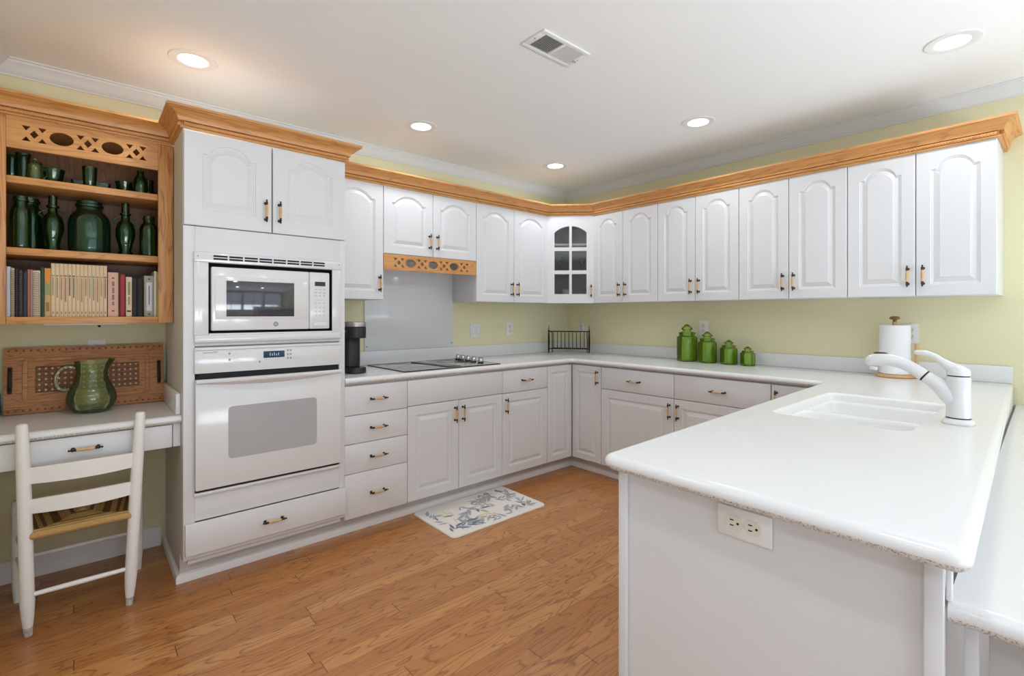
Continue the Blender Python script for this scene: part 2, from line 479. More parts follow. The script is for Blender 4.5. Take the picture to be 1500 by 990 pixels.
def sweep(mb, prof, path, pre=None, post=None, mi=0, side=-1):
    """profile (out, z) pairs carried along an xy path with mitred corners; out is to the right of travel (side=-1)"""
    pts = ([pre] if pre else []) + list(path) + ([post] if post else [])
    pts = [Vector(p) for p in pts]; rows = []
    i0 = 1 if pre else 0; i1 = len(pts) - (1 if post else 0)
    for i in range(i0, i1):
        dn = []
        if i > 0: d = (pts[i] - pts[i - 1]).normalized(); dn.append(Vector((d.y, -d.x)) * (-side))
        if i < len(pts) - 1: d = (pts[i + 1] - pts[i]).normalized(); dn.append(Vector((d.y, -d.x)) * (-side))
        m = sum(dn, Vector((0, 0)))
        m = m / m.length; m = m / max(0.2, m.dot(dn[0]))
        rows.append([(pts[i].x + m.x * o, pts[i].y + m.y * o, z) for o, z in prof])
    n = len(prof); vs = [v for r in rows for v in r]; fs = []
    for i in range(len(rows) - 1):
        for k in range(n):
            k2 = (k + 1) % n
            fs.append((i * n + k, i * n + k2, (i + 1) * n + k2, (i + 1) * n + k))
    fs.append(tuple(range(n))); fs.append(tuple((len(rows) - 1) * n + k for k in range(n))[::-1])
    return mb.add(vs, fs, mi)

def rope(mb, p0, p1, r, pitch, strands=2, n=10, mi=0):
    p0, p1 = Vector(p0), Vector(p1); d = p1 - p0; L = d.length; d.normalize()
    u = Vector((0, 0, 1)); w = d.cross(u); N = max(2, int(L / (pitch / 15)))
    vs, fs = [], []
    for i in range(N + 1):
        c = p0 + d * (L * i / N); ph = 2 * PI * (L * i / N) / pitch * strands
        for k in range(n):
            a = 2 * PI * k / n
            q = r * (0.66 + 0.34 * abs(math.cos((strands * a - ph) / 2)))
            vs.append(c + (u * math.cos(a) + w * math.sin(a)) * q)
    for i in range(N):
        for k in range(n):
            k2 = (k + 1) % n
            fs.append((i * n + k, i * n + k2, (i + 1) * n + k2, (i + 1) * n + k))
    fs.append(tuple(range(n))); fs.append(tuple(N * n + k for k in range(n))[::-1])
    return mb.add(vs, fs, mi)

def smooth(P, rad=None, sub=4):
    """Catmull-Rom resample of a polyline (and of its radii)"""
    V = [Vector(p) for p in P]; out, ro = [], []
    for i in range(len(V) - 1):
        a, b, c, d = V[max(i - 1, 0)], V[i], V[i + 1], V[min(i + 2, len(V) - 1)]
        for k in range(sub):
            t = k / sub
            out.append(0.5 * (2 * b + (c - a) * t + (2 * a - 5 * b + 4 * c - d) * t * t + (3 * b - a - 3 * c + d) * t ** 3))
            if rad: ro.append(rad[i] + (rad[i + 1] - rad[i]) * t)
    out.append(V[-1])
    if rad: ro.append(rad[-1]); return out, ro
    return out

def rrect(x0, x1, y0, y1, r, seg=5):
    out = []
    for cx, cy, a0 in ((x1 - r, y0 + r, -90), (x1 - r, y1 - r, 0), (x0 + r, y1 - r, 90), (x0 + r, y0 + r, 180)):
        for k in range(seg + 1):
            a = R(a0 + 90 * k / seg); out.append((cx + r * math.cos(a), cy + r * math.sin(a)))
    return out

# ------------------------------------------------------------------ room shell
NX = -3.97          # wall beside the desk nook
struct('floor', MB().box(ROOM_X - 0.1, 0.1, ROOM_Y - 0.1, 0.1, -0.05, 0.0), 'floor')
struct('ceiling', MB().box(ROOM_X - 0.1, 0.1, ROOM_Y - 0.1, 0.1, CEIL, CEIL + 0.08), 'ceiling')
struct('wall_left', MB().box(NX - 0.1, 0.0, 0.0, 0.1, 0, CEIL), 'yellow')
struct('wall_right', MB().box(0.0, 0.1, ROOM_Y, 0.1, 0, CEIL), 'yellow')
struct('wall_nook', MB().box(NX - 0.1, NX, -1.25, 0.0, 0, CEIL), 'yellow')
struct('wall_front', MB().box(ROOM_X, NX - 0.1, -1.25, -1.15, 0, CEIL), 'neutral')
def wall_with_holes(name, P0, P1, holes, t):
    """wall plane from P0 to P1 (xy) with window openings (s0, s1, z0, z1)"""
    L = (Vector(P1) - Vector(P0)).length; d = (Vector(P1) - Vector(P0)).normalized()
    T = Matrix(((d.x, -d.y, 0, P0[0]), (d.y, d.x, 0, P0[1]), (0, 0, 1, 0), (0, 0, 0, 1)))
    mb = MB().plate([(0, 0), (L, 0), (L, CEIL), (0, CEIL)], [[(a, c), (b, c), (b, e), (a, e)] for a, b, c, e in holes], t, T=T)
    struct(name, mb, 'neutral'); return T
WH = [(0.1 + c - 0.68, 0.1 + c + 0.68, 0.12, 2.26) for c in (0.85, 2.3, 3.75)]
T = wall_with_holes('wall_rear', (0.1, ROOM_Y), (ROOM_X - 0.1, ROOM_Y), WH, 0.09)
k = 1
def window(T, s0, s1, z0, z1):
    global k
    mb = MB()
    for a, b, c, e in ((s0, s0 + 0.05, z0, z1), (s1 - 0.05, s1, z0, z1), (s0, s1, z0, z0 + 0.05), (s0, s1, z1 - 0.05, z1), ((s0 + s1) / 2 - 0.015, (s0 + s1) / 2 + 0.015, z0, z1), (s0, s1, (z0 + z1) / 2 - 0.015, (z0 + z1) / 2 + 0.015)):
        mb.box(a, b, -0.03, 0.0, c, e, T=T)
    o = struct('window_%d' % k, mb, 'trim'); k += 1
for hh in WH: window(T, *hh)
struct('wall_far', MB().box(ROOM_X - 0.09, ROOM_X, ROOM_Y - 0.09, -1.15, 0, CEIL), 'neutral')
struct('floor_reflector', MB().box(ROOM_X, -0.02, ROOM_Y, -4.25, 0.0005, 0.012).box(ROOM_X, -4.15, -4.25, -1.26, 0.0005, 0.012), 'reflector')  # unseen pale floor sheet, added to bounce neutral light onto the ceiling
# white cove at the ceiling
cprof = [(0, CEIL - 0.076), (0.007, CEIL - 0.076), (0.007, CEIL - 0.068), (0.012, CEIL - 0.064), (0.02, CEIL - 0.044), (0.034, CEIL - 0.026), (0.044, CEIL - 0.018), (0.046, CEIL - 0.009), (0.054, CEIL - 0.007), (0.054, CEIL), (0, CEIL)]
struct('trim_1', sweep(MB(), cprof, [(NX, -1.24), (NX, 0), (0, 0), (0, ROOM_Y + 0.01)]), 'cove')
# skirting in the desk nook and shoe moulding along the base units
bprof = [(0, 0.0), (0.014, 0.0), (0.014, 0.085), (0.009, 0.10), (0, 0.104)]
struct('baseboard_left', sweep(MB(), bprof, [(NX, -1.24), (NX, 0), (-3.335, 0)]), 'trim')
struct('baseboard_right', sweep(MB(), bprof, [(0, -4.2), (0, ROOM_Y + 0.01)]), 'trim')
sprof = [(0, 0), (0.016, 0), (0.016, 0.026), (0.012, 0.036), (0, 0.042)]
struct('trim_2', sweep(MB(), sprof, [(-3.312, -0.02), (-3.312, -0.536), (-0.536, -0.536), (-0.536, -2.40)]), 'trim')

# ------------------------------------------------------------------ recessed lamps
def lamp(loc, label, i):
    t = thing('recessed_ceiling_lamp', label, 'ceiling lamp', loc, 0, 'recessed ceiling lamps')
    mb = MB().lathe([(0.062, 0.0), (0.062, -0.003), (0.07, -0.006), (0.098, -0.004), (0.102, 0.0)], 40)
    part('trim_ring', mb, 'lampring', t)
    part('diffuser', MB().lathe([(0.0, -0.0035), (0.055, -0.0035), (0.061, -0.001), (0.061, 0.0), (0, 0.0)], 32), 'lampglow', t)
    a = area('lamp_light', (0, 0, -0.012), (0, 0, 0), 0.12, 0.12, LAMP_POWER, LAMP_TINT, 'DISK', 165)
    a.parent = t
LAMPS = [((-3.263, -0.576), 'lit round recessed lamp in the ceiling above the bookcase and oven tower'),
         ((-2.019, -0.576), 'lit round recessed lamp in the ceiling above the cooktop run'),
         ((-0.759, -0.565), 'small looking lit recessed lamp in the ceiling before the corner glass cabinet'),
         ((-0.740, -1.788), 'lit round recessed lamp in the ceiling above the middle of the right wall cabinets'),
         ((-0.750, -2.99), 'lit round recessed lamp in the ceiling above the sink peninsula'),
         ((-3.263, -1.79), 'unseen recessed lamp added in the ceiling over the open floor'),  # lamps over the open floor, viewpoint and rear row are unseen additions for fill
         ((-3.263, -4.2), 'unseen recessed lamp added in the ceiling behind the viewpoint'),
         ((-2.019, -4.2), 'unseen recessed lamp added in the ceiling over the pale carpet'),
         ((-3.263, -2.99), 'unseen recessed lamp added in the ceiling straight above the viewpoint'),
         ((-4.507, -1.79), 'lit round recessed lamp in the ceiling beyond the end of the nook wall'),
         ((-4.507, -2.99), 'lit round recessed lamp in the ceiling of the side room, middle of three'),
         ((-4.507, -4.2), 'unseen recessed lamp added in the ceiling of the side room, nearest the windows')]
for i, ((x, y), lb) in enumerate(LAMPS): lamp((x, y, CEIL - 0.0005), lb, i)

# ceiling register
t = thing('ceiling_vent', 'white rectangular air register with louvres in the middle of the ceiling', 'vent', (-2.036, -1.79, CEIL - 0.0005))
X, Y = 0.152, 0.075
mb = MB()
mb.box(-X, X, -Y, -Y + 0.022, -0.008, 0, 0.002); mb.box(-X, X, Y - 0.022, Y, -0.008, 0, 0.002)
mb.box(-X, -X + 0.03, -Y + 0.022, Y - 0.022, -0.008, 0, 0.002); mb.box(X - 0.03, X, -Y + 0.022, Y - 0.022, -0.008, 0, 0.002)
mb.box(-0.006, 0.006, -Y + 0.022, Y - 0.022, -0.008, 0, 0.001)
part('frame', mb, 'plate', t)
part('duct_backing', MB().box(-X + 0.02, X - 0.02, -Y + 0.015, Y - 0.015, -0.0015, 0), 'slotblack', t)
for sgn in (-1, 1):
    mb = MB()
    for q in range(12):
        x = sgn * (0.012 + q * 0.0095)
        T = Matrix.Translation((x, 0, -0.005)) @ Matrix.Rotation(R(38 if sgn < 0 else -38), 4, 'Y')
        mb.box(-0.0006, 0.0006, -Y + 0.022, Y - 0.022, -0.0042, 0.0042, T=T)
    part('louvre_bank', mb, 'plate', t)
part('damper_lever', MB().box(X - 0.026, X - 0.010, 0.008, 0.012, -0.016, -0.007, 0.001), 'greyprint', t)
for sgn in (-1, 1): part('screw', MB().lathe([(0, -0.0105), (0.003, -0.0098), (0.004, -0.008), (0, -0.008)], 10, (sgn * (X - 0.012), -0.004, 0)), 'greyprint', t)

# ------------------------------------------------------------------ cabinets
def handle_mesh():
    L = 0.057; mb = MB(); T = Matrix.Translation((0, -0.026, 0)) @ Matrix.Rotation(R(90), 4, 'Y')
    w = 0.030
    mb.lathe([(0, -w), (0.0048, -w), (0.0062, -w * 0.6), (0.0068, 0), (0.0062, w * 0.6), (0.0048, w), (0, w)], 14, mi=1, T=T)
    for s in (-1, 1):
        pr = [(0, w), (0.0058, w), (0.0062, w + 0.003), (0.0045, w + 0.006), (0.0058, w + 0.010), (0.0062, w + 0.013), (0.0036, w + 0.017), (0.0030, w + 0.020), (0.0046, w + 0.024), (0.0032, L - 0.001), (0, L)]
        mb.lathe([(r, s * z) for r, z in pr], 12, mi=0, T=T)
        mb.lathe([(0, 0), (0.0075, 0), (0.0068, 0.004), (0.0038, 0.008), (0.0036, 0.026), (0, 0.0265)], 12, mi=0, T=Matrix.Translation((s * (w + 0.0105), 0, 0)) @ Matrix.Rotation(R(90), 4, 'X'))
    return mb.mesh('handle', mats_of(['bronze', 'handlewood']))
HANDLE = handle_mesh()
def add_handle(parent, x, y, z, vertical):
    o = bpy.data.objects.new('handle', HANDLE); COL.objects.link(o)
    o.parent = parent; o.location = (x, y, z); o.rotation_euler = (0, R(90) if vertical else 0, 0)
    o['label'] = 'oak and bronze bar handle'
    return o

DT = 0.020
def door_mesh(w, h, arch=False, st=0.058):
    st = min(st, w * 0.20); e = 0.004
    hw = w / 2 - st; b = st; NA = 18 if arch else 0
    top = h - (0.046 if arch else st)
    sh = min(0.022, hw * 0.25); c0 = hw - sh; rise = min(0.054, c0 * 0.78)
    if arch: s0 = top - rise; Rr = (c0 * c0 + rise * rise) / (2 * rise); cy = top - Rr
    def inner(o):
        P = [(-hw + o, b + o), (hw - o, b + o)]
        if not arch: return P + [(hw - o, top - o), (-hw + o, top - o)]
        so = sh * (1 - min(1, o / 0.030)) + 0.0012; cc = hw - o - so
        rs = rise * cc / c0; r2 = (cc * cc + rs * rs) / (2 * rs); s = top - o - rs; cyo = top - o - r2
        a1 = math.atan2(s - cyo, cc)
        P += [(hw - o, s), (cc, s)]
        for k in range(NA + 1):
            a = a1 + (PI - 2 * a1) * (k + 0.5) / (NA + 1)
            P.append((r2 * math.cos(a), cyo + r2 * math.sin(a)))
        return P + [(-cc, s), (-hw + o, s)]
    P0 = inner(0)
    def outer(ins):
        Wd, H0, H1 = w / 2 - ins, ins, h - ins
        if not arch: return [(-Wd, H0), (Wd, H0), (Wd, H1), (-Wd, H1)]
        Q = [(-Wd, H0), (Wd, H0), (Wd, s0), (Wd, H1)]
        for k in range(NA + 1): Q.append((P0[4 + k][0], H1))
        return Q + [(-Wd, H1), (-Wd, s0)]
    rings = [(outer(0), DT, 0), (outer(0), e, 0), (outer(e * 0.3), e * 0.3, 0), (outer(e), 0, 0),
             (inner(0), 0, 0), (inner(0.003), 0.0040, 0), (inner(0.009), 0.0052, 0), (inner(0.011), 0.0082, 0), (inner(0.015), 0.0084, 0), (inner(0.036), 0.0014, 0), (inner(0.038), 0.0002, 0)]
    n = len(P0); vs, fs = [], []
    for P, d, _ in rings: vs += [(x + w / 2, -DT + d, z) for x, z in P]
    for r in range(len(rings) - 1):
        for i in range(n):
            j = (i + 1) % n
            fs.append((r * n + i, r * n + j, (r + 1) * n + j, (r + 1) * n + i))
    fs.append(tuple(range(n)))
    last = (len(rings) - 1) * n
    mb = MB().add(vs, fs)
    b2 = bmesh.new(); vv = [b2.verts.new(vs[last + i]) for i in range(n)]
    es = [b2.edges.new((vv[i], vv[(i + 1) % n])) for i in range(n)]
    bmesh.ops.triangle_fill(b2, use_beauty=True, edges=es, use_dissolve=False)
    mb.bm(b2)
    b3 = bmesh.new()
    for v in mb.v: b3.verts.new(v)
    b3.verts.ensure_lookup_table()
    for f in mb.f:
        try: b3.faces.new([b3.verts[i] for i in f])
        except ValueError: pass
    bmesh.ops.remove_doubles(b3, verts=b3.verts[:], dist=1e-6)
    return MB().bm(b3)

def add_door(root, x, d, z, w, h, arch=False, hside=None, hz=None, st=0.058):
    o = part('door', door_mesh(w, h, arch, st), 'white', root, (x, -d - 0.001, z), sharp=7)
    if hside: add_handle(o, w - 0.03 if hside == 'r' else 0.03, -DT, hz, True)
    return o
def add_drawer(root, x, d, z, w, h, handle=True, name='drawer'):
    o = part(name, MB().box(0, w, -DT, 0, 0, h, 0.0035), 'white', root, (x, -d - 0.001, z))
    if handle: add_handle(o, w / 2, -DT, h / 2, False)
    return o

UB, UT = 1.3747, 2.1325
UD = 0.314
G = 0.0016
def wall_cabinet(label, loc, rz, w, doors, z0=UB, z1=UT):
    """doors: list of (x0, x1, handle side)"""
    t = thing('wall_cabinet', label, 'cabinet', (loc[0], loc[1], z0), rz, 'white wall cabinets')
    part('cabinet_body', MB().box(0.0008, w - 0.0008, -UD, -0.001, 0, z1 - z0, 0.001), 'carcass', t)
    for a, b, s in doors:
        add_door(t, a + G, UD, 0.0, b - a - 2 * G, z1 - z0 - 0.001, True, s, 0.105)
    return t
wall_cabinet('narrow white wall cabinet with one arched door beside the oven tower', (-2.546, 0), 0, 0.385, [(0, 0.385, 'r')])
wall_cabinet('short white two-door wall cabinet over the cooktop and oak fretwork', (-2.161, 0), 0, 0.770, [(0, 0.383, 'r'), (0.383, 0.770, 'l')], 1.684)
wall_cabinet('white two-door wall cabinet between the cooktop hood and the glass corner cabinet', (-1.391, 0), 0, 0.782, [(0, 0.386, 'r'), (0.386, 0.782, 'l')])
ys = [-0.612, -1.242, -1.862, -2.485, -3.104]; mid = [-0.912, -1.549, -2.172, -2.794]
names = ['white two-door wall cabinet on the right wall next to the glass corner cabinet',
         'white two-door wall cabinet directly above the four green canisters',
         'white two-door wall cabinet on the right wall, second from its free end',
         'white two-door wall cabinet at the free right end, above the paper towels']
for i in range(4):
    w = ys[i] - ys[i + 1]; m = ys[i] - mid[i]
    if i == 0: m = w * 0.485
    wall_cabinet(names[i], (0, ys[i]), R(-90), w, [(0, m, 'r'), (m, w, 'l')])

# corner cabinet with a glazed door
t = thing('corner_wall_cabinet', 'white diagonal corner wall cabinet with a six-pane glazed door', 'cabinet', (0, 0, UB))
H = UT - UB
mb = MB()
cx = 0.6095; fd = UD
outl = [(-0.001, -0.001), (-cx, -0.001), (-cx, -fd), (-fd, -cx), (-0.001, -cx)]
def prism(mb, P, z0, z1):
    n = len(P); vs = [(x, y, z0) for x, y in P] + [(x, y, z1) for x, y in P]
    fs = [tuple(range(n)), tuple(range(n, 2 * n))] + [(i, (i + 1) % n, n + (i + 1) % n, n + i) for i in range(n)]
    return mb.add(vs, fs)
prism(mb, outl, 0, 0.018); prism(mb, outl, H - 0.018, H)
mb.box(-cx, -cx + 0.016, -fd, -0.001, 0.018, H - 0.018); mb.box(-fd, -0.001, -cx, -cx + 0.016, 0.018, H - 0.018)
mb.box(-cx + 0.016, -0.001, -0.012, -0.001, 0.018, H - 0.018); mb.box(-0.012, -0.001, -cx + 0.016, -0.012, 0.018, H - 0.018)
part('cabinet_body', mb, 'carcass', t)
sh_out = [(-0.014, -0.014), (-cx + 0.018, -0.014), (-cx + 0.018, -fd + 0.005), (-fd + 0.005, -cx + 0.018), (-0.014, -cx + 0.018)]
for z in (0.268, 0.506): part('shelf', prism(MB(), sh_out, z, z + 0.016), 'carcass', t)
A = Vector((-cx, -fd)); B = Vector((-fd, -cx)); dw = (B - A).length
# door in its own frame: x along A->B
mb = MB(); x0, x1, x2, x3 = 0.057, 0.188, 0.212, 0.343
hs = dw / 0.41 if False else 1.0
w = dw - 0.004; x0 = w * 0.165; x3 = w * 0.835; xm = w / 2; x1 = xm - 0.011; x2 = xm + 0.011
holes = []
rows = [(0.078, 0.252), (0.284, 0.452)]
for a, b in ((x0, x1), (x2, x3)):
    for z0, z1 in rows: holes.append([(a, z0), (b, z0), (b, z1), (a, z1)])
zb, zs, zt = 0.484, 0.612, 0.668
def archz(x): 
    hw = (x3 - x0) / 2; rr = zt - zs; Rr = (hw * hw + rr * rr) / (2 * rr); return zt - Rr + math.sqrt(Rr * Rr - (x - xm) ** 2)
for a, b in ((x0, x1), (x2, x3)):
    P = [(a, zb), (b, zb)] + [(b + (a - b) * q / 10, archz(b + (a - b) * q / 10)) for q in range(11)]
    holes.append(P)
mb.plate([(0, 0), (w, 0), (w, H - 0.001), (0, H - 0.001)], holes, 0.018)
rot = math.atan2((B - A).y, (B - A).x)
nrm = Vector((-math.sin(-rot), -math.cos(rot)))
nrm = Vector((-1, -1)).normalized()
dp = A + nrm * 0.0205 + (B - A).normalized() * 0.002
door = part('door', mb, 'white', t, (dp.x, dp.y, 0), (0, 0, rot), sharp=24)
part('glass_pane', MB().box(x0 - 0.01, x3 + 0.01, 0.0182, 0.0206, 0.06, zt + 0.01), 'pane', door)
add_handle(door, w - 0.03, 0, 0.105, True)
CORNER = (A + B) / 2

def lathe_glass(prof_out, wall=0.003, base=0.004):
    """closed hollow vessel from an outside profile (first point on the axis at the foot)"""
    pr = list(prof_out); ins = []
    for r, z in reversed(pr[1:]):
        if z >= base: ins.append((max(0.0015, r - wall), max(z, base)))
    ins[0] = (ins[0][0], pr[-1][1])
    return pr + ins + [(0, ins[-1][1])]

# tableware inside the glazed corner cabinet
def inside(dx, dy, z, name, label, cat, prof, mat, n=20):
    solo(name, MB().lathe(prof, n), mat, label, cat, (CORNER.x + dx, CORNER.y + dy, UB + z + 0.0006))
bowlp = [(0, 0), (0.02, 0), (0.022, 0.004), (0.045, 0.02), (0.056, 0.045), (0.053, 0.045), (0.042, 0.022), (0.02, 0.008), (0, 0.007)]
bowlp = [(r * 0.85, z * 2.3) for r, z in bowlp]
inside(0.035, 0.065, 0.018, 'bowl', 'small white bowl on the lowest shelf behind the corner cabinet glass', 'bowl', bowlp, 'enamel')
tum = lathe_glass([(0, 0), (0.026, 0), (0.028, 0.004), (0.035, 0.12)], 0.002)
inside(-0.02, 0.15, 0.018, 'drinking_glass', 'clear tumbler at left on the lowest shelf behind the corner cabinet glass', 'glass', tum, 'clear')
inside(0.16, -0.03, 0.018, 'drinking_glass', 'clear tumbler at right on the lowest shelf behind the corner cabinet glass', 'glass', tum, 'clear')
gob = [(0, 0), (0.03, 0), (0.03, 0.003), (0.006, 0.008), (0.005, 0.06), (0.03, 0.085), (0.036, 0.13), (0.034, 0.13), (0.028, 0.088), (0, 0.07)]
inside(0.0, 0.14, 0.2846, 'goblet', 'clear goblet at left on the middle shelf behind the corner cabinet glass', 'glass', gob, 'clear')
inside(0.15, 0.0, 0.2846, 'goblet', 'clear goblet at right on the middle shelf behind the corner cabinet glass', 'glass', gob, 'clear')
platep = [(0, 0), (0.05, 0), (0.085, 0.008), (0.085, 0.011), (0.05, 0.004), (0, 0.004)]
o = solo('plate', MB().lathe(platep, 28), 'clear', 'clear glass plate standing on the top shelf behind the corner cabinet glass', 'plate', (CORNER.x + 0.13, CORNER.y + 0.13, UB + 0.522 + 0.087))
o.rotation_euler = (R(78), 0, R(-45))

# oak crown over the wall cabinets
CZ = UT
oprof = [(0, CZ + 0.0005), (0.013, CZ + 0.0005), (0.013, CZ + 0.009), (0.006, CZ + 0.010), (0.006, CZ + 0.030), (0.022, CZ + 0.0305), (0.023, CZ + 0.035), (0.0255, CZ + 0.044), (0.031, CZ + 0.054), (0.040, CZ + 0.063), (0.051, CZ + 0.069), (0.061, CZ + 0.0715), (0.064, CZ + 0.075), (0.070, CZ + 0.077), (0.070, CZ + 0.088), (0, CZ + 0.088)]
def crown(label, segs, pre, post, mats):
    t = thing('crown_moulding', label, 'moulding', (segs[0][0], segs[0][1], CZ))
    off = Vector((-segs[0][0], -segs[0][1], -CZ))
    pts = segs; npt = len(pts); ext = ([pre] if pre else []) + list(pts) + ([post] if post else [])
    for i in range(npt - 1):
        p, q = pts[i], pts[i + 1]
        a = pts[i - 1] if i > 0 else pre
        b = pts[i + 2] if i + 2 < npt else post
        mb = sweep(MB(), oprof, [p, q], a, b)
        for v in mb.v: v += off
        part('moulding_length', mb, mats[i], t, sharp=28)
        P, Q = Vector(p), Vector(q); d = (Q - P).normalized(); nn = Vector((d.y, -d.x))
        rp = P + nn * 0.0135; rq = Q + nn * 0.0135
        mb = MB(); rope(mb, (rp.x + off.x, rp.y + off.y, 0.0196), (rq.x + off.x, rq.y + off.y, 0.0196), 0.0102, 0.036, 3, 12)
        part('rope_bead', mb, mats[i], t, sharp=60)
TF = -0.646
crown('oak crown moulding with rope bead over the bookcase and the oven tower', [(NX + 0.001, -0.335), (-3.312, -0.335), (-3.312, TF), (-2.549, TF), (-2.549, -0.335)], None, (-2.0, -0.335), ['oak_x', 'oak_y', 'oak_x', 'oak_y'])
crown('long oak crown moulding with rope bead over the wall cabinets on both walls', [(-2.549, -0.335), (-0.609, -0.335), (-0.335, -0.61), (-0.335, -3.105), (-0.002, -3.105)], (-2.549, TF), None, ['oak_x', 'oak_x', 'oak_y', 'oak_x'])

# fretwork
def fret_X(xc, zc, w, h):
    g = 0.22; hw, hh = w / 2, h / 2
    H = []
    for sx in (-1, 1):
        H.append([(xc + sx * hw, zc + hh), (xc + sx * hw * 0.28, zc + hh), (xc + sx * hw * 0.64, zc + hh * 0.38)])
        H.append([(xc + sx * hw, zc - hh), (xc + sx * hw * 0.28, zc - hh), (xc + sx * hw * 0.64, zc - hh * 0.38)])
    H.append([(xc - hw * 0.36, zc), (xc, zc - hh * 0.55), (xc + hw * 0.36, zc), (xc, zc + hh * 0.55)])
    return H
def fret_O(xc, zc, w, h): return [[(xc + w / 2 * math.cos(2 * PI * k / 24), zc + h / 2 * math.sin(2 * PI * k / 24)) for k in range(24)]]
mb = MB(); L = 0.766; holes = []
pat = 'XOXOXOX'; pitch = 0.0905; x = L / 2 - pitch * 3
for ch in pat:
    holes += fret_X(x, 0.053, 0.082, 0.062) if ch == 'X' else fret_O(x, 0.053, 0.080, 0.056)
    x += pitch
mb.plate([(0, 0), (L, 0), (L, 0.107), (0, 0.107)], holes, 0.018)
solo('fretwork_valance', mb, 'oak_x', 'oak fretwork valance with cut-out crosses and ovals under the cabinet above the cooktop', 'valance', (-2.159, -0.333, 1.5755))

# ------------------------------------------------------------------ bookcase over the desk
BX0, BX1, BZ0, BZ1 = NX + 0.002, -3.3145, 1.235, UT
t = thing('bookcase', 'oak wall bookcase with three shelves of green glass and books above the desk', 'bookcase', (BX0, 0, BZ0))
w = BX1 - BX0; H = BZ1 - BZ0
mb = MB()
mb.box(0, 0.018, -0.315, -0.002, 0, H); mb.box(w - 0.018, w, -0.315, -0.002, 0, H)
mb.box(0.018, w - 0.018, -0.315, -0.002, H - 0.018, H)
part('side_panels', mb, 'oak_z', t)
part('back_panel', MB().box(0.018, w - 0.018, -0.010, -0.002, 0.012, H - 0.018), 'oak_dark', t)
part('bottom_board', MB().box(0.018, w - 0.018, -0.315, -0.010, 0.012, 0.030), 'oak_x', t)
for z in (1.553, 1.864): part('shelf', MB().box(0.0185, w - 0.0185, -0.312, -0.0105, z - BZ0 - 0.016, z - BZ0 + 0.016, 0.003), 'oak_x', t)
for a, b in ((0, 0.062), (w - 0.062, w)): part('stile', MB().box(a, b, -0.335, -0.316, 0, H, 0.002), 'oak_z', t)
part('bottom_rail', MB().box(0.0625, w - 0.0625, -0.335, -0.316, 0, 0.031, 0.002), 'oak_x', t)
holes = []; zc = 0.070; L = w - 0.125
for i, ch in enumerate('XOXOX'):
    xc = L / 2 + (i - 2) * 0.089
    holes += fret_X(xc, zc, 0.080, 0.066) if ch == 'X' else fret_O(xc, zc, 0.081, 0.058)
mb = MB().plate([(0, 0), (L, 0), (L, H - 0.7615), (0, H - 0.7615)], holes, 0.018)
part('fretwork_rail', mb, 'oak_x', t, (0.0625, -0.335, 0.761), label='rail with cut-out crosses and ovals')
S1, S2, S3 = BZ0 + 0.0305, 1.5695, 1.8805    # standing heights

# books on the lowest shelf
PXX = [(8, -3.9101), (15, -3.8956), (21, -3.8831), (27, -3.8705), (33, -3.8579), (40, -3.8429), (44, -3.8343), (48, -3.8257), (59, -3.8017), (65, -3.7885), (74.5, -3.7673), (157, -3.5715), (158, -3.569), (173.5, -3.5296), (176, -3.5232), (183.5, -3.5037), (184.5, -3.5011), (193.5, -3.4774), (201, -3.4574), (210, -3.4332), (211, -3.4305), (226, -3.3893), (229, -3.3809), (232, -3.3725)]
def pxx(u):
    for (a, xa), (b, xb) in zip(PXX, PXX[1:]):
        if a <= u <= b: return xa + (xb - xa) * (u - a) / (b - a)
BK = {}
def bmat(rgb):
    if rgb not in BK:
        BK[rgb] = 'book%d' % len(BK); M[BK[rgb]] = plain('book cover', srgb(*rgb), 0.6, var=0.06, bscale=50)
    return BK[rgb]
def book(x0, x1, h, rgb, label, coil=None, marks=(), depth=0.19, group=None, yf=-0.296):
    """spine faces the room (-y)"""
    g = 0.0003; x0 += g; x1 -= g; w = x1 - x0
    t = thing('book', label, 'book', ((x0 + x1) / 2, yf, S1), 0, group)
    c = min(0.0025, w * 0.2); mb = MB()
    mb.box(-w / 2, -w / 2 + c, 0.002, depth, 0, h, 0.0004); mb.box(w / 2 - c, w / 2, 0.002, depth, 0, h, 0.0004)
    nseg = 6; vs = []
    for z in (0, h):
        for k in range(nseg + 1):
            a = PI * k / nseg; vs.append((-w / 2 * math.cos(a), 0.004 - 0.005 * math.sin(a) ** 0.7, z))
    for z in (0, h): vs += [(-w / 2, 0.006, z), (w / 2, 0.006, z)]
    n = nseg + 1; loop0 = list(range(n)) + [2 * n + 1, 2 * n]; loop1 = list(range(n, 2 * n)) + [2 * n + 3, 2 * n + 2]
    fs = [tuple(loop0), tuple(loop1)] + [(loop0[i], loop0[(i + 1) % len(loop0)], loop1[(i + 1) % len(loop0)], loop1[i]) for i in range(len(loop0))]
    mb.add(vs, fs)
    part('cover', mb, bmat(rgb), t)
    part('pages', MB().box(-w / 2 + c, w / 2 - c, 0.006, depth - 0.004, 0.003, h - 0.004), 'pages', t)
    if coil:
        mb = MB(); nz = int(h / 0.0085)
        for q in range(nz):
            z = 0.006 + q * (h - 0.012) / nz
            mb.tube([(math.cos(a) * w * 0.42, -0.004 + math.sin(a) * w * 0.34, z + a * 0.0006) for a in [PI * 2 * j / 8 for j in range(8)]], 0.0011, 5, closed=True)
        part('coil_binding', mb, bmat(coil), t)
    for (z0, z1, rgb2, ww) in marks:
        part('spine_print', MB().box(-w * ww / 2, w * ww / 2, -0.0022, -0.0009, z0 * h, z1 * h), bmat(rgb2), t)
    return t
def bk(u0, u1, v, *a, **kw): return book(pxx(u0), pxx(u1), max(0.12, (464 - v) * 0.00315 - 0.004), *a, **kw)
CR = (222, 212, 190)
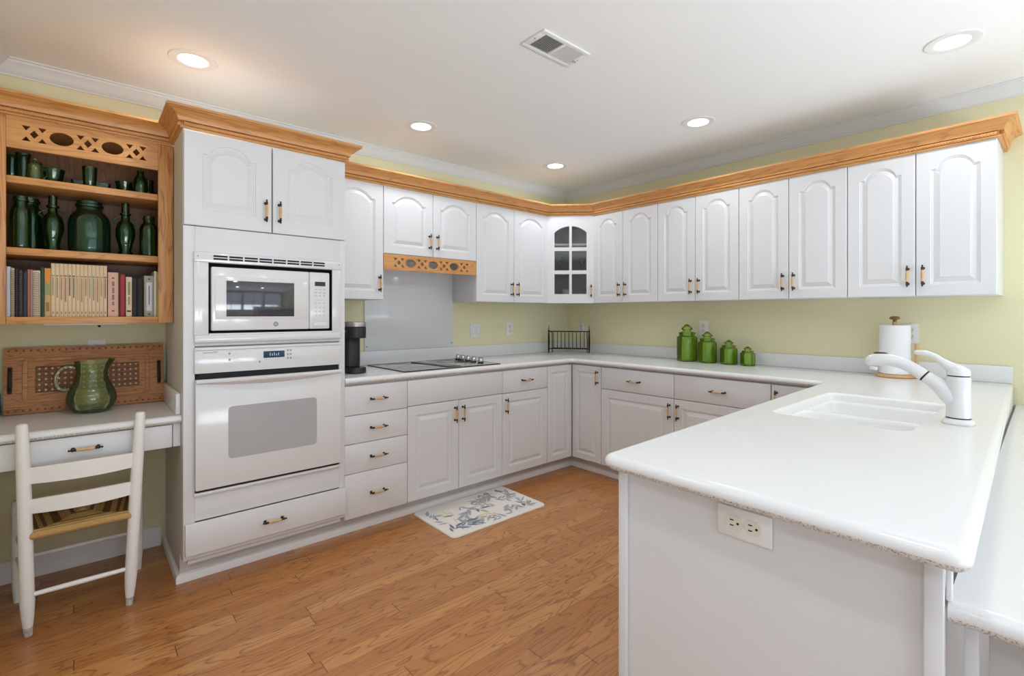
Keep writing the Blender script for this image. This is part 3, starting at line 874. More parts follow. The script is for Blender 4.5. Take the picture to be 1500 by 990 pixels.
bk(8, 15, 393, (214, 214, 222), 'white notebook first from the left end of the book row')
bk(15, 21, 395, (206, 190, 160), 'cream comb bound booklet between the white notebook and a black one', coil=(150, 134, 110))
bk(21, 27, 396, (36, 30, 30), 'plain black book right of the cream comb bound booklet at left')
bk(27, 33, 397, (52, 46, 46), 'black coil bound book left of the thin navy book', coil=(110, 104, 100))
bk(33, 40, 399, (46, 50, 64), 'thin navy book left of the salmon book')
bk(40, 44, 396, (190, 118, 88), 'salmon coloured thin book in the left part of the row')
bk(44, 48, 396, (176, 140, 146), 'dusty mauve thin book beside the salmon one')
bk(48, 59, 397, (224, 208, 188), 'cream coil bound book left of the dark green book', coil=(136, 120, 104))
bk(59, 65, 392, (44, 74, 56), 'dark green book left of the orange patterned spine')
bk(65, 74.5, 393, (206, 170, 112), 'orange topped patterned book left of the cream series', marks=[(0.72, 0.99, (226, 144, 60), 0.9), (0.45, 0.7, (150, 158, 104), 0.8), (0.12, 0.3, (150, 120, 80), 0.5)])
n = 14
for i in range(n):
    u0 = 74.5 + (157 - 74.5) * i / n; u1 = 74.5 + (157 - 74.5) * (i + 1) / n
    tint = [(150, 150, 120), (140, 138, 128), (176, 122, 96), (160, 112, 96), (96, 92, 92), (110, 104, 98), (190, 170, 120), (182, 134, 112), (160, 128, 110), (150, 152, 122), (128, 142, 128), (178, 130, 96), (186, 150, 100), (108, 118, 112)][i]
    book(pxx(u0), pxx(u1), 0.243, (228, 202, 166), 'slim cream volume of the matching series in the middle of the book row', marks=[(0.40 - 0.04 * (i % 4), 0.74, tint, 0.3), (0.76, 0.785, tint, 0.62), (0.06, 0.1, (150, 136, 110), 0.35)], group='matching cream volumes')
o = bk(158, 173.5, 395, (226, 180, 160), 'thick pale pink book with dark dots at both ends of its spine', marks=[(0.26, 0.34, (150, 120, 116), 0.22), (0.38, 0.5, (150, 120, 116), 0.24), (0.53, 0.66, (150, 120, 116), 0.22), (0.69, 0.8, (150, 120, 116), 0.24), (0.12, 0.145, (60, 44, 44), 0.22), (0.86, 0.885, (60, 44, 44), 0.22)])
bk(173.5, 176, 396, (92, 66, 40), 'very thin brown book between the pink and the red book')
bk(176, 183.5, 397.5, (158, 52, 62), 'red book right of the thick pink one')
bk(184.5, 193.5, 401, (222, 206, 176), 'cream book with grey lettering right of the red book', marks=[(0.3, 0.5, (160, 146, 116), 0.3), (0.55, 0.88, (150, 140, 110), 0.35), (0.12, 0.16, (60, 50, 46), 0.7)])
bk(193.5, 201, 403, (46, 44, 46), 'black coil bound book right of the cream lettered book', coil=(70, 70, 74))
bk(201, 210, 403, (32, 28, 28), 'black coil bound book left of the grey checked binder', coil=(78, 74, 72))
t = bk(211, 226, 398, (160, 160, 142), 'grey checked binder with a pale oblong spine label', marks=[(0.14, 0.84, (216, 208, 220), 0.55), (0.90, 0.94, (84, 84, 74), 0.2), (0.04, 0.08, (84, 84, 74), 0.2)])
part('lettering', MB().box(-0.0022, 0.0022, -0.0032, -0.0022, 0.06, 0.155), bmat((120, 108, 134)), t)
bk(226, 229.2, 390, (226, 220, 196), 'thin tall cream booklet right of the checked binder')
bk(229.2, 232, 391, (196, 178, 128), 'thin tan booklet at the right end of the book row')

# green glass on the middle and top shelves
def jar(name, label, x, y, z, prof, mat, cat, n=28, wall=0.003, extra=None, p=2.0, rot=0.0, group=None):
    t = thing(name, label, cat, (x, y, z + 0.0006), 0, group)
    part('vessel', MB().lathe(lathe_glass(prof, wall), n, p=p, rot=rot), mat, t, sharp=50)
    if extra:
        for nm, mb2 in extra: part(nm, mb2, mat, t, sharp=50)
    return t
def jprof(r, h, neck, lip):
    return [(0, 0), (r * 0.9, 0), (r * 0.98, 0.006), (r, 0.02), (r, h * 0.62), (r * 0.97, h * 0.70), (r * 0.86, h * 0.78), (neck, h * 0.835), (neck, h * 0.90), (lip, h * 0.91), (lip, h * 0.95), (neck * 1.0, h * 0.96), (neck, h)]
jar('glass_jar', 'dark green wide mouthed jar standing in front at the left end of the middle shelf', -3.868, -0.235, S2, jprof(0.036, 0.235, 0.024, 0.028), 'greendark', 'jar')
jar('glass_jar', 'big dark green jar at the rear left of the middle shelf', -3.848, -0.120, S2, jprof(0.052, 0.25, 0.034, 0.04), 'greendark', 'jar')
jar('glass_jar', 'largest teal green wide mouthed jar in the centre of the middle shelf', -3.634, -0.19, S2, [(0, 0), (0.072, 0), (0.078, 0.006), (0.080, 0.03), (0.080, 0.150), (0.074, 0.176), (0.060, 0.196), (0.050, 0.204), (0.048, 0.222), (0.054, 0.226), (0.054, 0.236), (0.049, 0.240), (0.049, 0.252)], 'greenteal', 'jar', 36)
jar('glass_jar', 'dark green jar at the right end of the middle shelf', -3.402, -0.19, S2, jprof(0.040, 0.212, 0.024, 0.027), 'greendark', 'jar')
def amphora(label, x, y, h, s=1.0):
    pr = [(0, 0), (0.030, 0), (0.034, 0.006), (0.024, 0.028), (0.030, 0.06), (0.040, 0.10), (0.040, 0.135), (0.032, 0.165), (0.018, 0.182), (0.017, 0.205), (0.023, 0.208), (0.023, 0.216), (0.016, 0.220), (0.016, h)]
    ex = []
    for sg in (-1, 1):
        pts = [(sg * (0.018 + 0.030 * math.sin(q * PI / 8)), 0, 0.198 - 0.045 * q / 8) for q in range(8)] + [(sg * 0.0335, 0, 0.152)]
        ex.append(('handle', MB().tube(pts, 0.004, 8)))
    jar('glass_bottle', label, x, y, S2, pr, 'greendark', 'bottle', 24, 0.003, ex)
amphora('dark green two-handled bottle between the left jars and the big centre jar', -3.765, -0.18, 0.262)
amphora('dark green slim two-handled bottle between the big centre jar and the right jar', -3.497, -0.18, 0.268)
jar('glass_tumbler', 'nearly black tumbler at the left end of the top shelf', -3.902, -0.17, S3, [(0, 0), (0.024, 0), (0.026, 0.004), (0.029, 0.115)], 'greendark', 'glass')
jar('glass_vase', 'textured green vase second from the left on the top shelf', -3.862, -0.20, S3, [(0, 0), (0.024, 0), (0.026, 0.005), (0.022, 0.03), (0.026, 0.06), (0.023, 0.10), (0.027, 0.125)], 'greenteal', 'vase')
hd = MB().tube([(0.026 + 0.016 * math.sin(PI * q / 8), 0, 0.068 - 0.05 * q / 8) for q in range(9)], 0.004, 8)
tl = MB().lathe([(0, 0.098), (0.007, 0.1), (0.009, 0.105), (0.006, 0.112), (0, 0.114)], 12).lathe([(0, 0.083), (0.027, 0.083), (0.024, 0.09), (0.008, 0.094), (0.004, 0.1), (0, 0.1)], 20)
jar('glass_mug', 'light green lidded mug jar on the left of the top shelf', -3.824, -0.215, S3, [(0, 0), (0.026, 0), (0.028, 0.004), (0.028, 0.07), (0.025, 0.082)], 'greensoft', 'jar', extra=[('handle', hd), ('lid', tl)])
jar('glass_bowl', 'dark green cut glass bowl left of the rectangular dish', -3.763, -0.19, S3, [(0, 0), (0.024, 0), (0.026, 0.004), (0.034, 0.03), (0.042, 0.074)], 'greendark', 'bowl')
mb = MB(); 
P = rrect(-0.075, 0.075, -0.03, 0.03, 0.012); Pi = rrect(-0.071, 0.071, -0.026, 0.026, 0.009)
n = len(P); vs = [(x * 0.92, y * 0.92, 0) for x, y in P] + [(x, y, 0.05) for x, y in P] + [(x, y, 0.05) for x, y in Pi] + [(x * 0.92, y * 0.92, 0.004) for x, y in Pi]
fs = [tuple(range(n))] + [(r * n + i, r * n + (i + 1) % n, (r + 1) * n + (i + 1) % n, (r + 1) * n + i) for r in range(3) for i in range(n)] + [tuple(range(3 * n, 4 * n))]
mb.add(vs, fs)
solo('glass_dish', mb, 'greenteal', 'low rectangular dark green dish in the middle of the top shelf', 'dish', (-3.628, -0.125, S3 + 0.0006))
jar('glass_tumbler', 'green tumbler in front of the rectangular dish on the top shelf', -3.634, -0.235, S3, [(0, 0), (0.022, 0), (0.024, 0.004), (0.029, 0.10)], 'greendark', 'glass')
jar('glass_bowl', 'small dark green bowl left of the bottle on the top shelf', -3.500, -0.17, S3, [(0, 0), (0.024, 0), (0.026, 0.004), (0.038, 0.064)], 'greendark', 'bowl')
jar('glass_bottle', 'short dark green bottle near the right end of the top shelf', -3.440, -0.235, S3, [(0, 0), (0.030, 0), (0.033, 0.006), (0.033, 0.045), (0.026, 0.078), (0.014, 0.10), (0.014, 0.118)], 'greendark', 'bottle')
jar('glass_tumbler', 'dark green tumbler at the right end of the top shelf', -3.401, -0.14, S3, [(0, 0), (0.020, 0), (0.022, 0.004), (0.025, 0.098)], 'greendark', 'glass')

# lamp bar under the bookcase
t = thing('under_cabinet_light', 'slim white light bar fixed under the oak bookcase', 'light', (-3.643, -0.17, BZ0 + 0.0115))
part('housing', MB().box(-0.152, 0.152, -0.03, 0.03, -0.022, 0, 0.004), 'plate', t)
part('switch_knob', MB().lathe([(0, -0.032), (0.005, -0.032), (0.006, -0.022), (0, -0.022)], 12, (0.045, -0.02, 0)), 'iron', t)

# ------------------------------------------------------------------ oven tower
TX0, TX1 = -3.3115, -2.5485; TW = TX1 - TX0
t = thing('oven_tower', 'tall white oven tower cabinet with two arched doors on top and a drawer below', 'cabinet', (TX0, 0, 0)); TOWER = t
FD = 0.625
mb = MB()
mb.box(0, 0.019, -FD + 0.002, -0.002, 0.134, UT); mb.box(TW - 0.019, TW, -FD + 0.002, -0.002, 0.134, UT)
mb.box(0, 0.019, -0.520, -0.002, 0.0, 0.134); mb.box(TW - 0.019, TW, -0.520, -0.002, 0.0, 0.134)
mb.box(0.019, TW - 0.019, -0.012, -0.002, 0.10, UT)
for z in (0.11, 0.418, 1.116, 1.58, UT - 0.02): mb.box(0.019, TW - 0.019, -FD + 0.004, -0.012, z, z + 0.018)
part('cabinet_body', mb, 'carcass', t)
mb = MB()
mb.box(0, 0.046, -FD - 0.012, -FD + 0.0015, 0.135, 1.690, 0.002)
mb.box(TW - 0.034, TW, -FD - 0.012, -FD + 0.0015, 0.135, 1.690, 0.002)
mb.box(0.046, TW - 0.034, -FD - 0.012, -FD + 0.0015, 1.566, 1.690, 0.001)
mb.box(0.046, TW - 0.034, -FD - 0.012, -FD + 0.0015, 0.309, 0.436, 0.001)
mb.box(0.046, TW - 0.034, -FD - 0.012, -FD + 0.0015, 1.128, 1.146, 0.001)
mb.box(0.046, TW - 0.034, -FD - 0.012, -FD + 0.0015, 0.135, 0.157, 0.001)
part('face_frame', mb, 'white', t)
part('toe_kick', MB().box(0.0, TW, -0.534, -0.5205, 0, 0.134), 'toe', t)
dW = TW / 2
add_door(t, G, FD, 1.693, dW - 2 * G - 0.002, UT - 1.693 - 0.001, True, 'r', 0.105, 0.074)
add_door(t, dW + G, FD, 1.693, dW - 2 * G, UT - 1.693 - 0.001, True, 'l', 0.105, 0.074)
add_drawer(t, 0.006, FD + 0.0125, 0.159, TW - 0.008, 0.147)

# microwave with its built-in trim kit
t = thing('microwave', 'white built-in microwave with dark window above the wall oven', 'microwave', (TX0, 0, 1.146))
F = FD + 0.0128                       # plane of the cabinet face
mb = MB(); tx0, tx1, th = 0.041, 0.735, 0.424
ox0, ox1, oz0, oz1 = 0.099, 0.687, 0.041, 0.376
y0, y1 = -F - 0.012, -F - 0.0005
mb.box(tx0, ox0, y0, y1, 0.0, th, 0.002); mb.box(ox1, tx1, y0, y1, 0.0, th, 0.002)
mb.box(ox0, ox1, y0 - 0.004, y1, -0.0, oz0, 0.004); mb.box(ox0, ox1, y0, y1, oz1, th, 0.002)
mb.box(tx0, tx1, y0 - 0.006, y0 - 0.0002, th - 0.046, th, 0.002)
mb.box(tx0, tx1, y0 - 0.008, y0 - 0.0002, -0.002, 0.034, 0.006)
part('trim_frame', mb, 'enamel', t)
for q in range(8):
    xa = 0.118 + q * 0.0665
    mb = MB()
    for dz in (0.0, 0.013): mb.box(xa, xa + 0.059, y0 - 0.0072, y0 - 0.0055, th - 0.033 + dz, th - 0.025 + dz)
    part('vent_slot', mb, 'slotblack', t)
for x in (0.055, 0.722): part('screw', MB().sphere((x, y0 - 0.0065, th - 0.02), 0.003, 0, 10), 'greyprint', t)
part('recess_liner', MB().box(ox0 - 0.002, ox1 + 0.002, -0.58, -0.56, oz0 - 0.002, oz1 + 0.002).box(ox0 + 0.0005, ox0 + 0.003, y1 - 0.006, -0.56, oz0 + 0.0005, oz1 - 0.0005).box(ox1 - 0.003, ox1 - 0.0005, y1 - 0.006, -0.56, oz0 + 0.0005, oz1 - 0.0005).box(ox0 + 0.0005, ox1 - 0.0005, y1 - 0.006, -0.56, oz0 + 0.0005, oz0 + 0.003).box(ox0 + 0.0005, ox1 - 0.0005, y1 - 0.006, -0.56, oz1 - 0.003, oz1 - 0.0005), 'slotblack', t)
mx0, mx1, mz0, mz1 = 0.110, 0.671, 0.053, 0.358
my = -F - 0.016
part('oven_case', MB().box(mx0 + 0.004, mx1 - 0.004, -0.57, -0.25, mz0, mz1), 'enamel', t)
dsp = 0.563
d = part('door', MB().box(mx0, dsp - 0.001, my, -0.575, mz0, mz1, 0.006, seg=3), 'enamel', t)
part('raised_panel', MB().box(mx0 + 0.016, dsp - 0.012, my - 0.0015, my - 0.0002, mz0 + 0.055, mz1 - 0.045, 0.001), 'enamel', d)
part('window_glass', MB().box(0.172, 0.484, my - 0.0035, my - 0.0017, 0.121, 0.294, 0.0008), 'mwglass', d)
lg = MB(); lc = (0.395, my - 0.0015, 0.082)
lg.tube([(lc[0] + 0.0105 * math.cos(2 * PI * q / 24), lc[1], lc[2] + 0.0105 * math.sin(2 * PI * q / 24)) for q in range(24)], 0.0013, 6, closed=True)
lg.lathe([(0, 0), (0.0098, 0), (0.0098, 0.0006), (0, 0.0006)], 24, T=Matrix.Translation((lc[0], lc[1] + 0.0012, lc[2])) @ Matrix.Rotation(R(90), 4, 'X'))
part('badge', lg, 'greyprint', d)
bt = MB().bm(text_bm('GE', 0.011), 0, Matrix.Translation((lc[0], lc[1] - 0.0002, lc[2])) @ FACE_Y)
part('badge_letters', bt, 'enamel', d)
cp = part('control_panel', MB().box(dsp + 0.001, mx1, my, -0.575, mz0, mz1, 0.006, seg=3), 'enamel', t)
part('display', MB().box(dsp + 0.028, mx1 - 0.024, my - 0.0016, my - 0.0003, 0.284, 0.307), 'blackgloss', cp)
mb = MB()
for r in range(3):
    for c in range(3): mb.box(dsp + 0.028 + c * 0.022, dsp + 0.028 + c * 0.022 + 0.012, my - 0.001, my - 0.0002, 0.262 - r * 0.017, 0.269 - r * 0.017)
for r in range(4):
    for c in range(3): mb.box(dsp + 0.03 + c * 0.021, dsp + 0.03 + c * 0.021 + 0.009, my - 0.001, my - 0.0002, 0.188 - r * 0.022, 0.194 - r * 0.022)
mb.box(dsp + 0.04, dsp + 0.074, my - 0.001, my - 0.0002, 0.207, 0.210)
part('keypad', mb, 'faintprint', cp)
part('open_button', MB().box(dsp + 0.02, mx1 - 0.014, my - 0.003, my - 0.0003, 0.066, 0.090, 0.002), 'enamel', cp)

# wall oven
t = thing('wall_oven', 'white built-in wall oven with blue display below the microwave', 'oven', (TX0, 0, 0.436))
ow0, ow1 = 0.042, 0.732
y1 = -F - 0.0006
part('oven_case', MB().box(0.05, TW - 0.038, -FD - 0.010, -0.10, 0.003, 0.675), 'slotblack', t)
cpn = part('control_panel', MB().box(ow0, ow1, y1 - 0.018, y1, 0.563, 0.686, 0.004), 'enamel', t)
cy = y1 - 0.018
part('panel_lip', MB().box(ow0, ow1, cy - 0.004, cy - 0.0002, 0.672, 0.685, 0.003), 'enamel', cpn)
part('display', MB().box(0.336, 0.436, cy - 0.0014, cy - 0.0002, 0.622, 0.655), 'display', cpn)
mb = MB()
for q, (x, zt) in enumerate(((0.366, 0.646), (0.376, 0.643), (0.386, 0.646), (0.396, 0.641), (0.406, 0.646))):
    mb.box(x, x + 0.0022, cy - 0.0020, cy - 0.0015, 0.631, zt)
part('lit_segments', mb, 'digits', cpn)
mb = MB()
for q, (x, z) in enumerate([(0.185, 0.652), (0.185, 0.622), (0.318, 0.604), (0.452, 0.655), (0.452, 0.635), (0.452, 0.615), (0.466, 0.655), (0.466, 0.635), (0.466, 0.615)]):
    mb.box(x - 0.004, x + 0.004, cy - 0.001, cy - 0.0002, z - 0.005, z + 0.005)
part('touch_keys', mb, 'greyprint', cpn)
mb = MB()
mb.box(0.075, 0.114, cy - 0.001, cy - 0.0002, 0.6585, 0.6615); mb.box(0.117, 0.134, cy - 0.001, cy - 0.0002, 0.660, 0.6635)
part('maker_lettering', mb, 'greyprint', cpn)
part('vent_gap', MB().box(ow0 + 0.018, ow1 - 0.018, y1 - 0.006, y1, 0.538, 0.562), 'slotblack', t)
dz0, dz1 = 0.020, 0.540
dr = part('door', MB().box(ow0 + 0.002, ow1 - 0.002, y1 - 0.030, y1 - 0.0065, dz0, dz1 - 0.004, 0.004), 'enamel', t)
# full width bowed pull along the top of the door
mb = MB(); NS = 24; rows = []
for i in range(NS + 1):
    q = i / NS; x = ow0 + 0.004 + (ow1 - ow0 - 0.008) * q; bow = 0.012 + 0.030 * math.sin(PI * q) ** 0.8; low = 0.024 + 0.018 * math.sin(PI * q)
    yb = y1 - 0.0302
    rows.append([(x, yb, dz1 - 0.004), (x, yb - bow * 0.7, dz1 - 0.003), (x, yb - bow, dz1 - 0.009), (x, yb - bow * 0.96, dz1 - 0.018), (x, yb - bow * 0.5, dz1 - low * 0.8), (x, yb, dz1 - low)])
n = 6; vs = [v for r in rows for v in r]
fs = [(i * n + k, i * n + (k + 1) % n, (i + 1) * n + (k + 1) % n, (i + 1) * n + k) for i in range(NS) for k in range(n)] + [tuple(range(n)), tuple(NS * n + k for k in range(n))]
mb.add(vs, fs); part('door_pull', mb, 'enamel', dr, sharp=40)
P = rrect(0.178, 0.596, 0.148, 0.398, 0.018, 5)
b = bmesh.new(); b.faces.new([b.verts.new((x, 0, z)) for x, z in P]); r = bmesh.ops.extrude_face_region(b, geom=b.faces[:])
for e in r['geom']:
    if isinstance(e, bmesh.types.BMVert): e.co.y = -0.0015
part('window_glass', MB().bm(b), 'ovenglass', dr, (0, y1 - 0.0302, 0))
part('bottom_vent', MB().box(ow0 + 0.01, ow1 - 0.006, y1 - 0.010, y1, 0.008, 0.018), 'slotblack', t)
part('bottom_trim', MB().box(ow0 - 0.002, ow1 + 0.002, y1 - 0.020, y1, -0.006, 0.007, 0.002), 'enamel', t)

# ------------------------------------------------------------------ base cabinets
BD = 0.608; BT = 0.874; B0 = 0.108
def base_cabinet(label, loc, rz, w):
    t = thing('base_cabinet', label, 'cabinet', (loc[0], loc[1], 0), rz, 'white base cabinets')
    part('cabinet_body', MB().box(0.0008, w - 0.0008, -BD, -0.002, 0.10, BT, 0.001), 'carcass', t)
    part('toe_kick', MB().box(0.0, w, -0.534, -0.50, 0, 0.0995), 'toe', t)
    return t
DT0 = 0.866
t = base_cabinet('white four-drawer base cabinet beside the oven tower', (-2.5475, 0), 0, 0.4005)
for z0, z1 in ((0.699, DT0), (0.534, 0.696), (0.365, 0.531), (B0, 0.362)): add_drawer(t, G, BD, z0, 0.4005 - 2 * G, z1 - z0)
t = base_cabinet('white base cabinet under the cooktop with two panelled doors', (-2.147, 0), 0, 0.770)
add_drawer(t, G, BD, 0.706, 0.770 - 2 * G, DT0 - 0.706, False, 'false_front')
add_door(t, G, BD, B0, 0.385 - 2 * G, 0.702 - B0, False, 'r', 0.505); add_door(t, 0.385 + G, BD, B0, 0.385 - 2 * G, 0.702 - B0, False, 'l', 0.505)
t = base_cabinet('white base cabinet with one drawer over one door right of the cooktop', (-1.377, 0), 0, 0.462)
add_drawer(t, G, BD, 0.703, 0.462 - 2 * G, DT0 - 0.703); add_door(t, G, BD, B0, 0.462 - 2 * G, 0.699 - B0, False, 'l', 0.505)
# corner unit
t = thing('corner_base_cabinet', 'white corner base cabinet with two narrow panelled doors meeting in the corner', 'cabinet', (0, 0, 0))
mb = MB().box(-0.914, -0.002, -BD, -0.002, 0.10, BT).box(-BD, -0.002, -0.928, -BD, 0.10, BT)
part('cabinet_body', mb, 'carcass', t)
part('toe_kick', MB().box(-0.914, -0.52, -0.534, -0.52, 0, 0.0995).box(-0.534, -0.52, -0.928, -0.534, 0, 0.0995), 'toe', t)
add_door(t, -0.914 + G, BD, B0, 0.914 - 0.633 - G, DT0 - B0, False, None, 0, 0.05)
o = part('door', door_mesh(0.928 - 0.633 - G, DT0 - B0, False, 0.05), 'white', t, (-BD - 0.001, -0.633, B0), (0, 0, R(-90)), sharp=7)
add_handle(o, 0.928 - 0.633 - G - 0.03, -DT, DT0 - B0 - 0.085, True)
t = base_cabinet('white base cabinet with wide door and drawer beside the corner unit on the right wall', (0, -0.929), R(-90), 0.625)
add_drawer(t, G, BD, 0.702, 0.625 - 2 * G, DT0 - 0.702); add_door(t, G, BD, B0, 0.625 - 2 * G, 0.698 - B0, False, 'r', 0.505)
t = base_cabinet('white base cabinet half hidden behind the peninsula top, below the canisters', (0, -1.554), R(-90), 0.625)
add_drawer(t, G, BD, 0.702, 0.625 - 2 * G, DT0 - 0.702); add_door(t, G, BD, B0, 0.625 - 2 * G, 0.698 - B0, False, 'l', 0.505)
t = base_cabinet('narrow white base cabinet in the inner corner of the peninsula', (0, -2.180), R(-90), 0.352)
add_door(t, G, BD, B0, 0.335 - 2 * G, DT0 - B0, False, 'l', DT0 - B0 - 0.085)

# peninsula body
t = thing('peninsula_cabinet', 'white peninsula base with plain end panel facing the room', 'cabinet', (-2.6, -2.55, 0))
def Q(mb, *a, **k): return mb.box(*a, **k)
mb = MB().box(0.012, 0.030, -0.640, -0.004, 0.0, 0.874)
part('end_panel', mb, 'white', t)
mb = MB(); prism(mb, [(0.030, -0.640), (2.590, -0.590), (2.590, -0.572), (0.030, -0.622)], 0.0, 0.874); part('side_panel', mb, 'white', t)
mb = MB(); prism(mb, [(0.030, -0.022), (1.95, -0.004), (1.95, 0.010), (0.030, -0.006)], 0.0, 0.874); part('front_panel', mb, 'white', t)
part('corner_stile', MB().box(-0.002, 0.0115, -0.024, -0.001, 0.0, 0.874, 0.002), 'white', t)
part('corner_post', MB().box(-0.004, 0.0115, -0.646, -0.620, 0.0, 0.874, 0.003), 'white', t)
part('edge_strip', MB().box(0.012, 0.030, -0.654, -0.6465, 0.8058, 0.874, 0.002), 'trim', t)
part('bottom_panel', MB().box(0.030, 2.55, -0.560, -0.03, 0.05, 0.066), 'carcass', t)

# ------------------------------------------------------------------ worktop with integral sink
PA = [(-2.5475, -0.001), (-2.5475, -0.646), (-0.646, -0.646), (-0.646, -2.458), (-2.642, -2.522), (-2.654, -3.235), (-0.001, -3.142), (-0.001, -0.001)]
rad = [0, 0, 0.035, 0.03, 0.035, 0.028, 0, 0]
fl = [0, 1, 1, 1, 1, 1, 0, 0]
PF, FF = fillet(PA, rad, fl)
sx0, sx1, sy0, sy1 = -1.745, -1.035, -3.012, -2.592
HOLE = rrect(sx0, sx1, sy0, sy1, 0.05, 6)
t = thing('countertop', 'continuous white worktop running from the oven tower round the corner to the peninsula', 'countertop', (-2.5475, 0, 0.914))
off = Vector((2.5475, 0, -0.914))
mb = MB(); slab(mb, PF, FF, 0.876, 0.914, [HOLE])
for v in mb.v: v += off
part('worktop', mb, ['counter', 'nose'], t, sharp=40)
# sink: rounded lip, dropped divider, two bowls
mb = MB(); n = len(HOLE)
def ring_at(d, z): return [(x, y, z) for x, y in (offset_poly(HOLE, [d] * n) if d else HOLE)]
lip = [ring_at(0, 0.914), ring_at(0.004, 0.9128), ring_at(0.008, 0.909), ring_at(0.010, 0.903), ring_at(0.012, 0.880)]
vs = [v for r in lip for v in r]
fs = [(r * n + i, r * n + (i + 1) % n, (r + 1) * n + (i + 1) % n, (r + 1) * n + i) for r in range(len(lip) - 1) for i in range(n)]
mb.add(vs, fs)
xd0, xd1 = -1.405, -1.385
bowls = [rrect(sx0 + 0.0125, xd0, sy0 + 0.0125, sy1 - 0.0125, 0.042, 6), rrect(xd1, sx1 - 0.0125, sy0 + 0.0125, sy1 - 0.0125, 0.042, 6)]
b = bmesh.new(); es = []
for loop in [[(x, y) for x, y, _ in lip[-1]]] + bowls:
    vv = [b.verts.new((x, y, 0.880)) for x, y in loop]; es += [b.edges.new((vv[i], vv[(i + 1) % len(vv)])) for i in range(len(vv))]
bmesh.ops.triangle_fill(b, use_beauty=True, use_dissolve=False, edges=es); mb.bm(b)
for P in bowls:
    n = len(P); rr = []
    for d, z in ((0, 0.880), (0.004, 0.876), (0.007, 0.868), (0.012, 0.75), (0.018, 0.728), (0.034, 0.714), (0.06, 0.710)):
        rr.append([(x, y, z) for x, y in (offset_poly(P, [min(d, 0.040)] * n) if d else P)] if d <= 0.04 else None)
    rr = [r for r in rr if r]
    vs = [v for r in rr for v in r]
    fs = [(r * n + i, r * n + (i + 1) % n, (r + 1) * n + (i + 1) % n, (r + 1) * n + i) for r in range(len(rr) - 1) for i in range(n)] + [tuple((len(rr) - 1) * n + i for i in range(n))]
    mb.add(vs, fs)
b = bmesh.new()
for v in mb.v: b.verts.new(v)
b.verts.ensure_lookup_table()
for f in mb.f:
    try: b.faces.new([b.verts[i] for i in f])
    except ValueError: pass
bmesh.ops.remove_doubles(b, verts=b.verts[:], dist=1e-5)
mb = MB().bm(b)
for v in mb.v: v += off
sk = part('sink_basin', mb, 'sinkw', t, label='white double-bowl sink set into the worktop', sharp=45)
for P in bowls:
    cx = sum(p[0] for p in P) / len(P); cy2 = sum(p[1] for p in P) / len(P)
    part('drain', MB().lathe([(0, 0.001), (0.03, 0.001), (0.04, 0.004), (0.044, 0.001), (0.044, 0), (0, 0)], 24, (cx + off.x, cy2, 0.7142 - 0.914)), 'steel', sk)
mb = MB().box(0.0, 2.546, -0.020, -0.001, 0.0005, 0.098, 0.003); part('backsplash', mb, 'counter', t)
mb = MB().box(2.5275, 2.5465, -3.140, -0.0205, 0.0005, 0.090, 0.003); part('backsplash', mb, 'counter', t)

# splash panel behind the cooktop
mb = MB().box(-2.147, -1.386, -0.012, -0.001, 1.0135, 1.683, 0.002)
t = thing('splash_panel', 'plain white glossy splash panel on the wall behind the cooktop', 'panel', (0, 0, 0))
part('panel', mb, 'enamel', t)
for x in (-2.13, -1.40): part('screw', MB().sphere((x, -0.0125, 1.045), 0.004, 0, 10), 'iron', t)

# ------------------------------------------------------------------ lower table attached to the peninsula
PL = [(-2.590, -4.15), (-0.001, -4.15), (-0.001, -3.150), (-2.590, -3.199)]
PL2, FL2 = fillet(PL, [0.03, 0, 0, 0], [1, 0, 0, 1])
t = thing('low_table', 'lower white table top attached along the far side of the peninsula', 'table', (-2.572, -3.207, 0))
mb = MB(); slab(mb, PL2, FL2, 0.767, 0.805)
for v in mb.v: v += Vector((2.572, 3.207, 0))
part('tabletop', mb, ['counter', 'nose'], t, sharp=40)
part('end_panel', MB().box(0.055, 0.075, -0.90, -0.035, 0, 0.766, 0.002), 'shade_gray', t)
part('leg_trim', MB().box(0.040, 0.054, -0.024, -0.006, 0, 0.766, 0.002), 'white', t)

